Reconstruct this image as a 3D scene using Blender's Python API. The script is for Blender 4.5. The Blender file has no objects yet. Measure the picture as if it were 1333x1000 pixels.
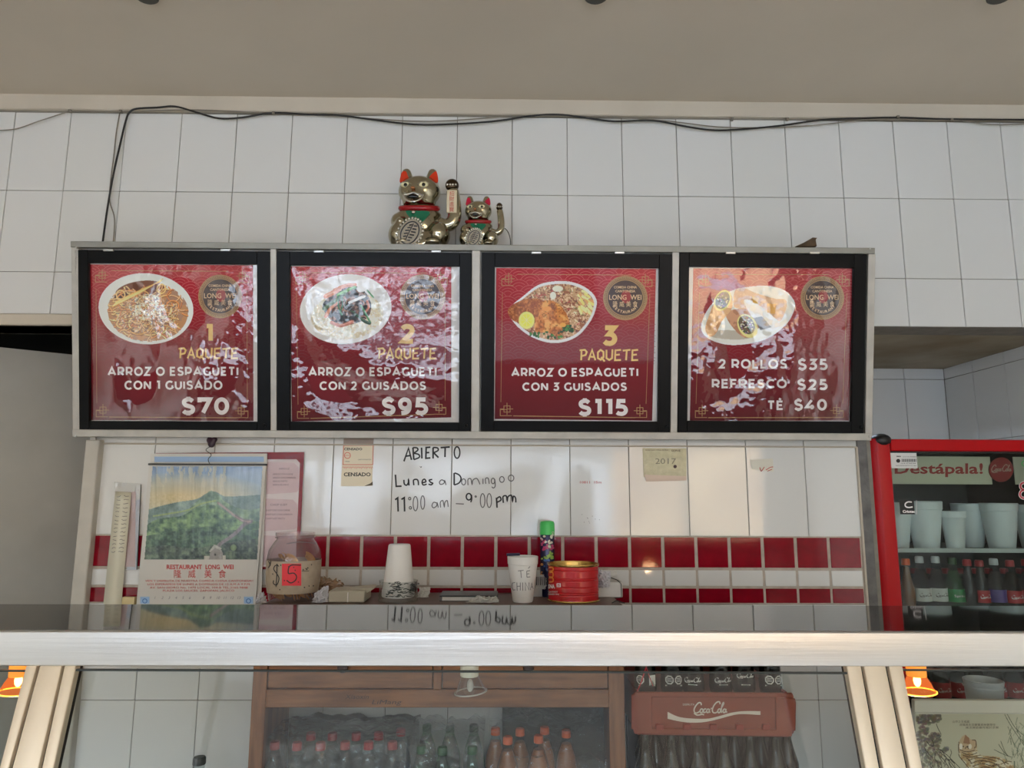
import bpy, bmesh, math, random
import numpy as np
from mathutils import Vector, Matrix
random.seed(7)
scn = bpy.context.scene
COL = scn.collection
# ------------------------------------------------------------------ camera
H = 1.5                       # camera height above the floor
F, PITCH, ROLL, YAW = 930.0, 0.1555, 0.0038, 0.0132
right0 = Vector((math.cos(YAW), -math.sin(YAW), 0))
fwd = Vector((math.sin(YAW)*math.cos(PITCH), math.cos(YAW)*math.cos(PITCH), math.sin(PITCH)))
up0 = right0.cross(fwd)
cr, sr = math.cos(ROLL), math.sin(ROLL)
right = right0*cr + up0*sr
up = up0*cr - right0*sr
cam = bpy.data.cameras.new('camera'); camo = bpy.data.objects.new('camera', cam); COL.objects.link(camo)
cam.sensor_width = 36.0; cam.lens = F/1333*36.0; cam.clip_start = 0.05
M3 = Matrix((right, up, -fwd)).transposed()
camo.matrix_world = Matrix.Translation((0, 0, H)) @ M3.to_4x4()
scn.camera = camo
# ------------------------------------------------------------------ view, world, light
scn.view_settings.view_transform = 'Standard'; scn.view_settings.look = 'None'
scn.view_settings.gamma = 1.0; scn.view_settings.use_curve_mapping = False
scn.view_settings.exposure = 0.0
scn.cycles.transparent_max_bounces = 28
scn.cycles.max_bounces = 10
scn.cycles.diffuse_bounces = 5
scn.cycles.sample_clamp_indirect = 6.0
w = bpy.data.worlds.new('world'); scn.world = w; w.use_nodes = True
wn = w.node_tree.nodes; wl = w.node_tree.links
bg = wn['Background']; bg.inputs[1].default_value = 29.5
tc = wn.new('ShaderNodeTexCoord'); sep = wn.new('ShaderNodeSeparateXYZ'); rmp = wn.new('ShaderNodeValToRGB')
wl.new(tc.outputs['Generated'], sep.inputs[0]); wl.new(sep.outputs['Z'], rmp.inputs[0])
rmp.color_ramp.elements[0].position = 0.0; rmp.color_ramp.elements[0].color = (0.82, 0.92, 1.0, 1)
rmp.color_ramp.elements[1].position = 0.7; rmp.color_ramp.elements[1].color = (0.66, 0.80, 1.0, 1)
wl.new(rmp.outputs[0], bg.inputs[0])
pl = bpy.data.lights.new('daylight_portal', 'AREA'); pl.shape = 'RECTANGLE'; pl.size = 5.8; pl.size_y = 1.75
pl.cycles.is_portal = True
po = bpy.data.objects.new('daylight_portal', pl); COL.objects.link(po); po.location = (0, -3.0, 1.75)
po.rotation_euler = (math.radians(90), 0, 0)

# ------------------------------------------------------------------ helpers: pixel -> world
def ray(px, py):
    A, B = px-666.5, py-500.0
    a = A*cr + B*sr; b = -A*sr + B*cr
    return right0*a - up0*b + fwd*F
def at(px, py, Y):
    d = ray(px, py); k = Y/d.y
    return Vector((d.x*k, Y, H + d.z*k))
def atz(px, py, zrel):
    d = ray(px, py); k = zrel/d.z
    return Vector((d.x*k, d.y*k, H + zrel))
def lin(c):
    return tuple((x/255/12.92 if x <= 10 else ((x/255+0.055)/1.055)**2.4) for x in c)
# ------------------------------------------------------------------ materials
MATS = {}
def mat(name, rgb=(200,200,200), rough=0.5, metal=0.0, spec=0.5, var=0.0, vscale=8.0, bump=0.0, bscale=30.0,
        stretch=(1,1,1), emit=None, estr=0.0, vcol=False, coat=0.0, rgb2=None):
    if name in MATS: return MATS[name]
    m = bpy.data.materials.new(name); m.use_nodes = True
    nt = m.node_tree; N = nt.nodes; L = nt.links; p = N['Principled BSDF']
    c = lin(rgb)+(1,)
    p.inputs['Base Color'].default_value = c
    p.inputs['Roughness'].default_value = rough; p.inputs['Metallic'].default_value = metal
    p.inputs['Specular IOR Level'].default_value = spec
    p.inputs['Coat Weight'].default_value = coat; p.inputs['Coat Roughness'].default_value = 0.05
    if vcol:
        a = N.new('ShaderNodeVertexColor'); a.layer_name = 'Col'; L.new(a.outputs[0], p.inputs['Base Color'])
    if var > 0 or bump > 0:
        t = N.new('ShaderNodeTexCoord'); mp = N.new('ShaderNodeMapping'); mp.inputs['Scale'].default_value = stretch
        L.new(t.outputs['Object'], mp.inputs[0])
    if var > 0:
        n = N.new('ShaderNodeTexNoise'); n.inputs['Scale'].default_value = vscale; n.inputs['Detail'].default_value = 6
        L.new(mp.outputs[0], n.inputs['Vector'])
        r = N.new('ShaderNodeValToRGB')
        c2 = lin(rgb2)+(1,) if rgb2 else tuple(x*(1-var) for x in c[:3])+(1,)
        r.color_ramp.elements[0].position = 0.35; r.color_ramp.elements[1].position = 0.65
        r.color_ramp.elements[0].color = c2; r.color_ramp.elements[1].color = c
        L.new(n.outputs[0], r.inputs[0]); L.new(r.outputs[0], p.inputs['Base Color'])
    if bump > 0:
        n = N.new('ShaderNodeTexNoise'); n.inputs['Scale'].default_value = bscale; n.inputs['Detail'].default_value = 4
        L.new(mp.outputs[0], n.inputs['Vector'])
        b = N.new('ShaderNodeBump'); b.inputs['Strength'].default_value = bump; b.inputs['Distance'].default_value = 0.01
        L.new(n.outputs[0], b.inputs['Height']); L.new(b.outputs[0], p.inputs['Normal'])
    if emit:
        p.inputs['Emission Color'].default_value = lin(emit)+(1,); p.inputs['Emission Strength'].default_value = estr
    MATS[name] = m; return m
def thin(name, tint=(255,255,255), ior=1.5, rough=0.02, haze=0.0, hazecol=(220,220,215), bump=0.0, bscale=40.0, gain=1.0):
    """thin clear sheet: tinted transparency + fresnel gloss, optional cloudy film"""
    if name in MATS: return MATS[name]
    m = bpy.data.materials.new(name); m.use_nodes = True
    nt = m.node_tree; N = nt.nodes; L = nt.links
    for n in list(N): N.remove(n)
    o = N.new('ShaderNodeOutputMaterial'); tr = N.new('ShaderNodeBsdfTransparent'); gl = N.new('ShaderNodeBsdfGlossy')
    tr.inputs[0].default_value = lin(tint)+(1,); gl.inputs['Roughness'].default_value = rough
    fr = N.new('ShaderNodeFresnel'); ge = N.new('ShaderNodeNewGeometry'); mi = N.new('ShaderNodeMix')
    mi.inputs[2].default_value = ior; mi.inputs[3].default_value = 1/ior     # same sheet reflectance from both sides
    L.new(ge.outputs['Backfacing'], mi.inputs[0]); L.new(mi.outputs[0], fr.inputs[0])
    mx = N.new('ShaderNodeMixShader'); base = tr
    if haze > 0:
        df = N.new('ShaderNodeBsdfDiffuse'); df.inputs[0].default_value = lin(hazecol)+(1,)
        m2 = N.new('ShaderNodeMixShader'); m2.inputs[0].default_value = haze
        L.new(tr.outputs[0], m2.inputs[1]); L.new(df.outputs[0], m2.inputs[2]); base = m2
    if gain != 1.0:
        g = N.new('ShaderNodeMath'); g.operation = 'MULTIPLY'; g.inputs[1].default_value = gain; g.use_clamp = True
        L.new(fr.outputs[0], g.inputs[0]); L.new(g.outputs[0], mx.inputs[0])
    else: L.new(fr.outputs[0], mx.inputs[0])
    L.new(base.outputs[0], mx.inputs[1]); L.new(gl.outputs[0], mx.inputs[2]); L.new(mx.outputs[0], o.inputs[0])
    if bump > 0:
        t = N.new('ShaderNodeTexCoord'); n = N.new('ShaderNodeTexNoise'); n.inputs['Scale'].default_value = bscale
        L.new(t.outputs['Object'], n.inputs['Vector'])
        b = N.new('ShaderNodeBump'); b.inputs['Strength'].default_value = bump; b.inputs['Distance'].default_value = 0.02
        L.new(n.outputs[0], b.inputs['Height']); L.new(b.outputs[0], gl.inputs['Normal']); L.new(b.outputs[0], fr.inputs['Normal'])
    MATS[name] = m; return m
# ------------------------------------------------------------------ mesh builder
class MB:
    def __init__(s): s.v = []; s.f = []
    def add(s, vs, fs):
        n = len(s.v); s.v += [Vector(v) for v in vs]; s.f += [tuple(i+n for i in f) for f in fs]; return s
    def box(s, x0, x1, y0, y1, z0, z1):
        return s.add([(x,y,z) for z in (z0,z1) for y in (y0,y1) for x in (x0,x1)],
              [(0,2,3,1),(4,5,7,6),(0,1,5,4),(1,3,7,5),(3,2,6,7),(2,0,4,6)])
    def hexa(s, p):            # 8 corners: 0-3 front quad, 4-7 back quad, same winding
        return s.add(p, [(0,1,2,3),(7,6,5,4),(0,4,5,1),(1,5,6,2),(2,6,7,3),(3,7,4,0)])
    def slab(s, q, t):         # planar quad q (facing -Y) given thickness t into +Y
        return s.hexa([Vector(a) for a in q]+[Vector(a)+Vector((0,t,0)) for a in q])
    def lathe(s, c, prof, n=24, M=None, cap=True):
        c = Vector(c); vs = []; fs = []
        for r, z in prof:
            for k in range(n):
                a = 2*math.pi*k/n; v = Vector((r*math.cos(a), r*math.sin(a), z))
                if M: v = M @ v
                vs.append(c+v)
        for i in range(len(prof)-1):
            for k in range(n):
                a = i*n+k; b = i*n+(k+1) % n
                fs.append((a, b, b+n, a+n))
        if cap:
            if prof[0][0] > 1e-5: fs.append(tuple(range(n))[::-1])
            if prof[-1][0] > 1e-5: fs.append(tuple((len(prof)-1)*n+k for k in range(n)))
        return s.add(vs, fs)
    def ball(s, c, rx, ry, rz, n=16, M=None):
        c = Vector(c); vs = []; fs = []; m = n//2
        for i in range(m+1):
            th = math.pi*i/m
            for k in range(n):
                a = 2*math.pi*k/n
                v = Vector((rx*math.sin(th)*math.cos(a), ry*math.sin(th)*math.sin(a), -rz*math.cos(th)))
                if M: v = M @ v
                vs.append(c+v)
        for i in range(m):
            for k in range(n):
                a = i*n+k; b = i*n+(k+1) % n
                fs.append((a, b, b+n, a+n))
        return s.add(vs, fs)
    def tube(s, pts, r, n=8, closed=False):
        pts = [Vector(p) for p in pts]; vs = []; fs = []; N = len(pts)
        rr = r if isinstance(r, (list, tuple)) else [r]*N
        for i, p in enumerate(pts):
            a = pts[(i-1) % N] if (i > 0 or closed) else p
            b = pts[(i+1) % N] if (i < N-1 or closed) else p
            d = (b-a).normalized() if (b-a).length > 1e-9 else Vector((0,0,1))
            u = d.cross(Vector((0,1,0)))
            if u.length < 1e-3: u = d.cross(Vector((1,0,0)))
            u.normalize(); v2 = d.cross(u)
            for k in range(n):
                t = 2*math.pi*k/n; vs.append(p+(u*math.cos(t)+v2*math.sin(t))*rr[i])
        for i in range(N if closed else N-1):
            j = (i+1) % N
            for k in range(n):
                fs.append((i*n+k, i*n+(k+1) % n, j*n+(k+1) % n, j*n+k))
        if not closed:
            fs.append(tuple(range(n))[::-1]); fs.append(tuple((N-1)*n+k for k in range(n)))
        return s.add(vs, fs)
    def prism(s, pts, t):      # outline polygon (list of vectors in a plane) extruded by vector t
        n = len(pts); t = Vector(t)
        vs = [Vector(p) for p in pts]+[Vector(p)+t for p in pts]
        return s.add(vs, [tuple(range(n)), tuple(range(2*n-1, n-1, -1))]+[(i, i+n, (i+1) % n+n, (i+1) % n) for i in range(n)])
    def build(s, name, m, parent=None, bevel=0.0, smooth=True, origin=None, segs=1, fix=True):
        me = bpy.data.meshes.new(name)
        o = bpy.data.objects.new(name, me)
        off = Vector((0,0,0))
        if parent is not None:
            off = WP[parent.name]; o.parent = parent
            WP[o.name] = off
        else:
            if origin is not None: off = Vector(origin)
            elif s.v:
                xs = [v.x for v in s.v]; ys = [v.y for v in s.v]; zs = [v.z for v in s.v]
                off = Vector(((min(xs)+max(xs))/2, (min(ys)+max(ys))/2, min(zs)))
            o.location = off; WP[o.name] = off
        me.from_pydata([v-off for v in s.v], [], s.f)
        if fix or bevel:
            bm = bmesh.new(); bm.from_mesh(me)
            if fix: bmesh.ops.recalc_face_normals(bm, faces=bm.faces)
            if bevel:
                es = [e for e in bm.edges if e.is_manifold and e.calc_face_angle(0) > 0.6]
                bmesh.ops.bevel(bm, geom=es, offset=bevel, segments=segs, affect='EDGES', profile=0.6)
            bm.to_mesh(me); bm.free()
        if m: me.materials.append(m)
        if smooth:
            me.shade_smooth(); me.set_sharp_from_angle(angle=math.radians(38))
        COL.objects.link(o); return o
WP = {}
def thing(name, label, cat, loc, group=None):
    o = bpy.data.objects.new(name, None); COL.objects.link(o); o.location = loc; o.empty_display_size = 0.05
    WP[o.name] = Vector(loc); o['label'] = label; o['category'] = cat
    if group: o['group'] = group
    return o
def tag(o, label, cat, group=None, kind=None):
    o['label'] = label; o['category'] = cat
    if group: o['group'] = group
    if kind: o['kind'] = kind
    return o
def struct(o): o['kind'] = 'structure'; return o
def dup(root, loc, label=None, rotz=0.0):
    r = root.copy(); COL.objects.link(r); r.location = loc; r.rotation_euler.z = rotz; WP[r.name] = Vector(loc)
    if label: r['label'] = label
    for ch in list(root.children):
        c = ch.copy(); COL.objects.link(c); c.parent = r
        for g in ch.children:
            d = g.copy(); COL.objects.link(d); d.parent = c
    return r
# ------------------------------------------------------------------ flat print helpers
def cat(pts, n=6, closed=False):     # Catmull-Rom smoothing of 2D points
    P = [tuple(p) for p in pts]
    if len(P) < 3: return P
    Q = []; N = len(P)
    rng = range(N) if closed else range(N-1)
    for i in rng:
        p0 = P[(i-1) % N] if (closed or i > 0) else P[0]; p1 = P[i]; p2 = P[(i+1) % N]
        p3 = P[(i+2) % N] if (closed or i < N-2) else P[-1]
        for k in range(n):
            t = k/n
            Q.append(tuple(0.5*((2*b)+(c-a)*t+(2*a-5*b+4*c-d)*t*t+(-a+3*b-3*c+d)*t**3) for a, b, c, d in zip(p0, p1, p2, p3)))
    if not closed: Q.append(P[-1])
    return Q
def ell(cx, cy, rx, ry, n=24, rot=0.0, a0=0.0, a1=2*math.pi):
    o = []
    for k in range(n+1):
        t = a0+(a1-a0)*k/n; x = rx*math.cos(t); y = ry*math.sin(t)
        o.append((cx+x*math.cos(rot)-y*math.sin(rot), cy+x*math.sin(rot)+y*math.cos(rot)))
    return o
class Flat:
    """flat print: 2D shapes in (x, y) units, mapped by a function (x, y, layer) -> world"""
    def __init__(s, mapf): s.map = mapf; s.mb = MB()
    def poly(s, pts): s.mb.add([s.map(*p) for p in pts], [tuple(range(len(pts)))]); return s
    def stroke(s, pts, wd):
        P = []
        for p in pts:
            if not P or math.hypot(p[0]-P[-1][0], p[1]-P[-1][1]) > 1e-6: P.append(p)
        if len(P) < 2: return s
        h = wd/2; closed = math.hypot(P[0][0]-P[-1][0], P[0][1]-P[-1][1]) < 1e-3*max(wd, 1e-6)+1e-9
        if closed: P = P[:-1]
        N = len(P); L = []; R = []
        for i in range(N):
            a = P[i-1] if (i > 0 or closed) else None
            b = P[(i+1) % N] if (i < N-1 or closed) else None
            d1 = (P[i][0]-a[0], P[i][1]-a[1]) if a else None
            d2 = (b[0]-P[i][0], b[1]-P[i][1]) if b else None
            def nrm(d):
                l = math.hypot(*d) or 1; return (-d[1]/l, d[0]/l)
            if d1 and d2:
                n1, n2 = nrm(d1), nrm(d2); m = (n1[0]+n2[0], n1[1]+n2[1]); l = math.hypot(*m)
                if l < 0.3: m = n1; k = 1
                else:
                    m = (m[0]/l, m[1]/l); k = 1/max(0.45, m[0]*n1[0]+m[1]*n1[1])
            else:
                m = nrm(d1 or d2); k = 1
            L.append((P[i][0]+m[0]*h*k, P[i][1]+m[1]*h*k)); R.append((P[i][0]-m[0]*h*k, P[i][1]-m[1]*h*k))
        vs = [s.map(*p) for p in L]+[s.map(*p) for p in R]
        fs = [(i, (i+1) % N, (i+1) % N+N, i+N) for i in range(N if closed else N-1)]
        s.mb.add(vs, fs); return s
    def text(s, body, x, y, h, x1=None, bold=0.0, spacing=1.0, align='L', shear=0.0):
        """Blender's own font; cap height h, baseline at y, y grows downward"""
        cu = bpy.data.curves.new('t', 'FONT'); cu.body = body; cu.size = 1.0; cu.offset = bold; cu.resolution_u = 2
        cu.space_character = spacing; cu.shear = shear; cu.fill_mode = 'FRONT'
        ob = bpy.data.objects.new('t', cu); COL.objects.link(ob)
        dg = bpy.context.evaluated_depsgraph_get(); me = bpy.data.meshes.new_from_object(ob.evaluated_get(dg))
        vs = [v.co.copy() for v in me.vertices]; fs = [tuple(p.vertices) for p in me.polygons]
        bpy.data.objects.remove(ob); bpy.data.curves.remove(cu); bpy.data.meshes.remove(me)
        if not vs: return s
        k = h/0.72; xs = [v.x for v in vs]; a, b = min(xs), max(xs)
        if x1 is not None: kx = (x1-x)/(b-a); ox = x-a*kx
        else:
            kx = k; ox = x-a*kx if align == 'L' else (x-(a+b)/2*kx if align == 'C' else x-b*kx)
        s.mb.add([s.map(ox+v.x*kx, y-v.y*k) for v in vs], fs); return s
    def build(s, name, m, parent=None, **kw): return s.mb.build(name, m, parent, smooth=False, fix=False, **kw)
def pmap(Y): return lambda x, y: at(x, y, Y)
# bold geometric sans, strokes on a unit-high cell
def arc(cx, cy, rx, ry, d0, d1, n=12): return ell(cx, cy, rx, ry, n, 0, math.radians(d0), math.radians(d1))
GLY = {
 'A': (.98, [[(0,0),(.49,1),(.98,0)], [(.2,.27),(.78,.27)]]),
 'R': (.74, [[(0,0),(0,1),(.38,1)]+arc(.38,.68,.34,.32,90,-90)+[(0,.36)], [(.38,.36),(.72,0)]]),
 'P': (.72, [[(0,0),(0,1),(.38,1)]+arc(.38,.65,.34,.35,90,-90)+[(0,.3)]]),
 'O': (1.0, [ell(.5,.5,.5,.5,28)]),
 'Z': (.72, [[(0,1),(.72,1),(0,0),(.74,0)]]),
 'E': (.62, [[(.62,1),(0,1),(0,0),(.64,0)], [(0,.52),(.55,.52)]]),
 'F': (.6, [[(.62,1),(0,1),(0,0)], [(0,.48),(.54,.48)]]),
 'S': (.66, [cat([(.62,.86),(.48,.98),(.3,1),(.08,.9),(.04,.72),(.16,.57),(.36,.5),(.58,.41),(.65,.25),(.56,.06),(.34,0),(.12,.03),(0,.14)],3)]),
 'G': (.88, [arc(.5,.5,.5,.5,48,318,22)+[(.86,.17),(.86,.48)]]),
 'C': (.84, [arc(.5,.5,.5,.5,48,312,22)]),
 'U': (.76, [[(0,1),(0,.38)]+arc(.38,.38,.38,.38,180,360)+[(.76,1)]]),
 'T': (.76, [[(0,1),(.76,1)], [(.38,1),(.38,0)]]),
 'I': (.02, [[(.0,0),(.0,1)]]),
 'N': (.78, [[(0,0),(0,1)], [(0,1),(.78,0)], [(.78,0),(.78,1)]]),
 'D': (.86, [[(0,0),(0,1),(.38,1)]+arc(.38,.5,.48,.5,90,-90,14)+[(0,0)]]),
 'L': (.58, [[(0,1),(0,0),(.6,0)]]),
 '0': (.74, [ell(.37,.5,.37,.5,26)]),
 '1': (.34, [[(0,1),(.3,1),(.3,0)]]),
 '2': (.66, [cat([(.02,.84),(.16,.97),(.36,1),(.56,.9),(.6,.68),(.46,.44),(.04,0)],4)+[(.66,0)]]),
 '3': (.66, [[(.04,1),(.6,1),(.28,.6)]+arc(.32,.3,.32,.3,85,-90,10)+[(.12,.03),(0,.14)]]),
 '4': (.8, [[(.56,1),(.02,.25),(.82,.25)], [(.6,.5),(.6,0)]]),
 '5': (.64, [[(.6,1),(.12,1),(.08,.58),(.3,.58)]+arc(.32,.29,.32,.29,80,-90,10)+[(.12,.03),(0,.12)]]),
 '7': (.7, [[(0,.78),(0,1),(.7,1),(.24,0)]]),
 '9': (.68, [ell(.33,.67,.31,.33,20), cat([(.65,.66),(.62,.3),(.44,.06),(.1,.0)],4)]),
 '\u00c8': (.62, [[(.62,1),(0,1),(0,0),(.64,0)], [(0,.52),(.55,.52)], [(.18,1.4),(.42,1.22)]]),
}
GLY['$'] = (.66, GLY['S'][1]+[[(.33,-.2),(.33,.0)], [(.33,1.0),(.33,1.2)]])
def bold_text(fl, body, x0, x1, ytop, ybot, t=0.2, gap=0.14):
    """bold capitals filling x0..x1, cap box ytop..ybot"""
    x = 0; items = []
    for ch in body:
        if ch == ' ': x += .42; continue
        wd, st = GLY[ch]; items.append((x, wd, st)); x += wd*(1-t)+t+gap
    tot = x-gap; h = ybot-ytop; kx = (x1-x0)/tot
    for ox, wd, st in items:
        for pl_ in st:
            P = [(x0+(ox+t/2+px*(1-t))*kx, ybot-(t/2+py*(1-t))*h) for px, py in pl_]
            fl.stroke(P, t*(h*0.5+kx*0.5))
def strokes(fl, lst, wd, f=lambda p: p, smooth=True):
    for s_ in lst:
        P = [f(p) for p in s_]
        fl.stroke(cat(P, 4) if smooth and len(P) > 2 else P, wd)
SCRIPT = [cat([(2.3,2.5),(2.0,3.2),(1.3,3.2),(.5,2.2),(.2,1.1),(.6,.25),(1.4,.2),(2.2,.8)],4), ell(2.6,.8,.45,.6,12),
 cat([(4.0,1.25),(3.6,1.4),(3.25,.9),(3.45,.3),(4.15,.5)],4), ell(4.65,.8,.42,.55,12), [(5.1,1.4),(5.1,.4),(5.5,.4)],
 [(5.45,1.5),(6.0,1.55)], cat([(8.2,2.8),(7.9,3.5),(7.1,3.4),(6.3,2.4),(6.0,1.1),(6.4,.3),(7.2,.2),(7.9,.8)],4),
 ell(8.2,.8,.42,.6,12), cat([(8.75,1.6),(9.3,2.9),(9.15,3.3),(8.85,2.4),(8.85,.7),(9.2,.3)],4), ell(9.85,.8,.42,.55,12), [(10.3,1.4),(10.3,.4),(10.8,.5)],
 cat([(.3,.1),(1.5,-.5),(2.9,-.25),(3.6,-.45)],4)]
def script_logo(fl, x0, x1, ybase, wd=0.34):
    k = (x1-x0)/11.2
    for s_ in SCRIPT: fl.stroke([(x0+(p[0]+p[1]*.15)*k, ybase-p[1]*k*1.05) for p in s_], wd*k)
# ------------------------------------------------------------------ raster print (vertex-coloured grid)
class Canvas:
    def __init__(s, x0, y0, x1, y1, res=2.0):
        s.x0, s.y0, s.res = x0, y0, res
        s.w = int((x1-x0)*res)+1; s.h = int((y1-y0)*res)+1
        X, Y = np.meshgrid(np.arange(s.w)/res+x0, np.arange(s.h)/res+y0); s.X, s.Y = X, Y
        s.c = np.zeros((s.h, s.w, 3)); s.a = np.zeros((s.h, s.w), bool); s.rs = np.random.RandomState(int(x0*7+y0) % 9999)
    def noise(s, sc, oct_=3, sx=1.0, sy=1.0):
        out = np.zeros((s.h, s.w)); amp = 1; tot = 0
        for o in range(oct_):
            gx = s.X*sx/sc*(2**o); gy = s.Y*sy/sc*(2**o); g = s.rs.rand(64, 64)
            ix = np.floor(gx).astype(int); iy = np.floor(gy).astype(int); fx = gx-ix; fy = gy-iy
            fx = fx*fx*(3-2*fx); fy = fy*fy*(3-2*fy)
            v = (g[iy % 64, ix % 64]*(1-fx)+g[iy % 64, (ix+1) % 64]*fx)*(1-fy)+(g[(iy+1) % 64, ix % 64]*(1-fx)+g[(iy+1) % 64, (ix+1) % 64]*fx)*fy
            out += v*amp; tot += amp; amp *= .55
        return out/tot
    def m_ell(s, cx, cy, rx, ry, rot=0.0):
        dx = s.X-cx; dy = s.Y-cy; u = dx*math.cos(rot)+dy*math.sin(rot); v = -dx*math.sin(rot)+dy*math.cos(rot)
        return (u/rx)**2+(v/ry)**2 <= 1
    def m_poly(s, pts):
        m = np.zeros((s.h, s.w), bool); n = len(pts)
        for i in range(n):
            xa, ya = pts[i]; xb, yb = pts[(i+1) % n]
            if ya == yb: continue
            cnd = (s.Y >= min(ya, yb)) & (s.Y < max(ya, yb)); xi = xa+(s.Y-ya)*(xb-xa)/(yb-ya)
            m ^= cnd & (s.X < xi)
        return m
    def m_stroke(s, pts, wd):
        m = np.zeros((s.h, s.w), bool)
        for (xa, ya), (xb, yb) in zip(pts[:-1], pts[1:]):
            i0 = max(0, int((min(xa, xb)-wd-s.x0)*s.res)); i1 = min(s.w, int((max(xa, xb)+wd-s.x0)*s.res)+2)
            j0 = max(0, int((min(ya, yb)-wd-s.y0)*s.res)); j1 = min(s.h, int((max(ya, yb)+wd-s.y0)*s.res)+2)
            if i0 >= i1 or j0 >= j1: continue
            X = s.X[j0:j1, i0:i1]; Y = s.Y[j0:j1, i0:i1]; dx, dy = xb-xa, yb-ya; l2 = dx*dx+dy*dy+1e-9
            t = np.clip(((X-xa)*dx+(Y-ya)*dy)/l2, 0, 1)
            m[j0:j1, i0:i1] |= (X-xa-t*dx)**2+(Y-ya-t*dy)**2 <= (wd/2)**2
        return m
    def put(s, m, rgb, op=1.0, own=True):
        col = np.array(rgb, float) if not isinstance(rgb, np.ndarray) else rgb
        o = op*m if isinstance(op, np.ndarray) else op
        new = s.c*(1-o if not isinstance(o, np.ndarray) else (1-o)[..., None])+col*(o if not isinstance(o, np.ndarray) else o[..., None])
        s.c = np.where(m[..., None], new, s.c)
        if own: s.a |= m
    def build(s, name, Y, parent, mt, f=None, gain=1.0):
        f = f or (lambda x, y: at(x, y, Y)); me = bpy.data.meshes.new(name); off = WP[parent.name] if parent else Vector((0,0,0))
        idx = -np.ones((s.h, s.w), int)
        q = s.a[:-1,:-1] & s.a[1:,:-1] & s.a[:-1,1:] & s.a[1:,1:]
        use = np.zeros_like(s.a); use[:-1,:-1] |= q; use[1:,:-1] |= q; use[:-1,1:] |= q; use[1:,1:] |= q
        idx[use] = np.arange(use.sum())
        jj, ii = np.nonzero(use)
        vs = [f(s.x0+i/s.res, s.y0+j/s.res)-off for j, i in zip(jj, ii)]
        qj, qi = np.nonzero(q)
        fs = np.stack([idx[qj,qi], idx[qj+1,qi], idx[qj+1,qi+1], idx[qj,qi+1]], 1).tolist()
        me.from_pydata(vs, [], fs)
        ca = me.color_attributes.new('Col', 'FLOAT_COLOR', 'POINT')
        c = np.clip(s.c[use]*gain, 0, 240)/255.0; l = np.where(c <= .04, c/12.92, ((c+.055)/1.055)**2.4)
        ca.data.foreach_set('color', np.concatenate([l, np.ones((len(l), 1))], 1).astype(np.float32).ravel())
        me.materials.append(mt); o = bpy.data.objects.new(name, me)
        if parent: o.parent = parent
        WP[o.name] = off; COL.objects.link(o); return o
PRINT = mat('printed_paper', rough=0.6, vcol=True, spec=0.2)

# ================================================================== THE SETTING
YW = 2.43                                     # face of the tiled wall
X0 = 0.0294                                   # a vertical joint of the tile grid
ZR = [H + 0.7688 + 0.3*k for k in range(-5, 3)]   # joints every 30 cm
def rz(px, py): return at(px, py, YW).z
ceil_z = at(600, 131, YW).z
M_white = mat('white_glazed_tile', (216,216,214), rough=0.05, spec=0.5, bump=0.05, bscale=7)
M_white2 = mat('white_glazed_tile_slightly_greyer', (214,214,211), rough=0.06, spec=0.5, bump=0.06, bscale=7)
M_red = mat('red_glazed_tile', (138,6,30), rough=0.09, spec=0.35, bump=0.05, bscale=14, var=.25, vscale=20)
M_grout = mat('grey_grout', (140,134,124), rough=0.9, var=.2, vscale=30)
M_grout2 = mat('pale_grout', (188,176,164), rough=0.9, var=.2, vscale=40)
M_plaster = mat('cream_plaster', (200,190,174), rough=0.85, var=.08, vscale=5, bump=.1, bscale=20)
M_ceil = mat('taupe_painted_ceiling', (202,190,173), rough=0.9, var=.05, vscale=2.5, bump=.05, bscale=12)
M_beige = mat('beige_wall_paint', (210,202,188), rough=0.85, var=.08, vscale=3)
XL, XR = at(104, 700, YW).x, at(1114.6, 577, YW).x      # left and right end of the low wall
lint_l = at(50, 424, YW).z; lint_r = at(1230, 425.5, YW).z
XE = 3.4
wb = MB()
wb.box(-XE, XL, YW+.004, YW+.13, lint_l, ceil_z+.1)
wb.box(XL, XR+.05, YW+.004, YW+.13, 0, ceil_z+.1)
wb.box(XR+.05, XE, YW+.004, YW+.13, lint_r, ceil_z+.1)
XAq = atz(1228, 480, lint_r-H).x
wb.box(XAq+.004, XE, YW+.004, YW+.13, 0, lint_r)
wall_back = struct(wb.build('wall_back', M_grout, origin=(0, YW, 0)))
TILES = {}
def tile(parent, x0, x1, z0, z1, m, gap=0.0022, Y=YW, rot=None, name='tile', t=.004):
    w_, h_ = round(x1-x0-gap, 4), round(z1-z0-gap, 4)
    if w_ < .004 or h_ < .004: return
    key = (w_, h_, m.name)
    if key not in TILES:
        b = MB(); b.box(-w_/2, w_/2, 0, t+.002, -h_/2, h_/2)
        o = b.build('tile', m, origin=(0,0,0), bevel=.0012); TILES[key] = o.data; bpy.data.objects.remove(o)
    o = bpy.data.objects.new(name, TILES[key]); COL.objects.link(o); o.parent = parent
    off = WP[parent.name]
    if rot is None:
        o.location = Vector(((x0+x1)/2, Y+random.uniform(-.0006, .0003), (z0+z1)/2))-off
        o.rotation_euler = (random.gauss(0, .0022), 0, random.gauss(0, .0022))
    else:
        o.location = Vector(rot[0])-off; o.rotation_euler = (0, 0, rot[1])
    return o
top_t = at(600, 150, YW).z
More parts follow.
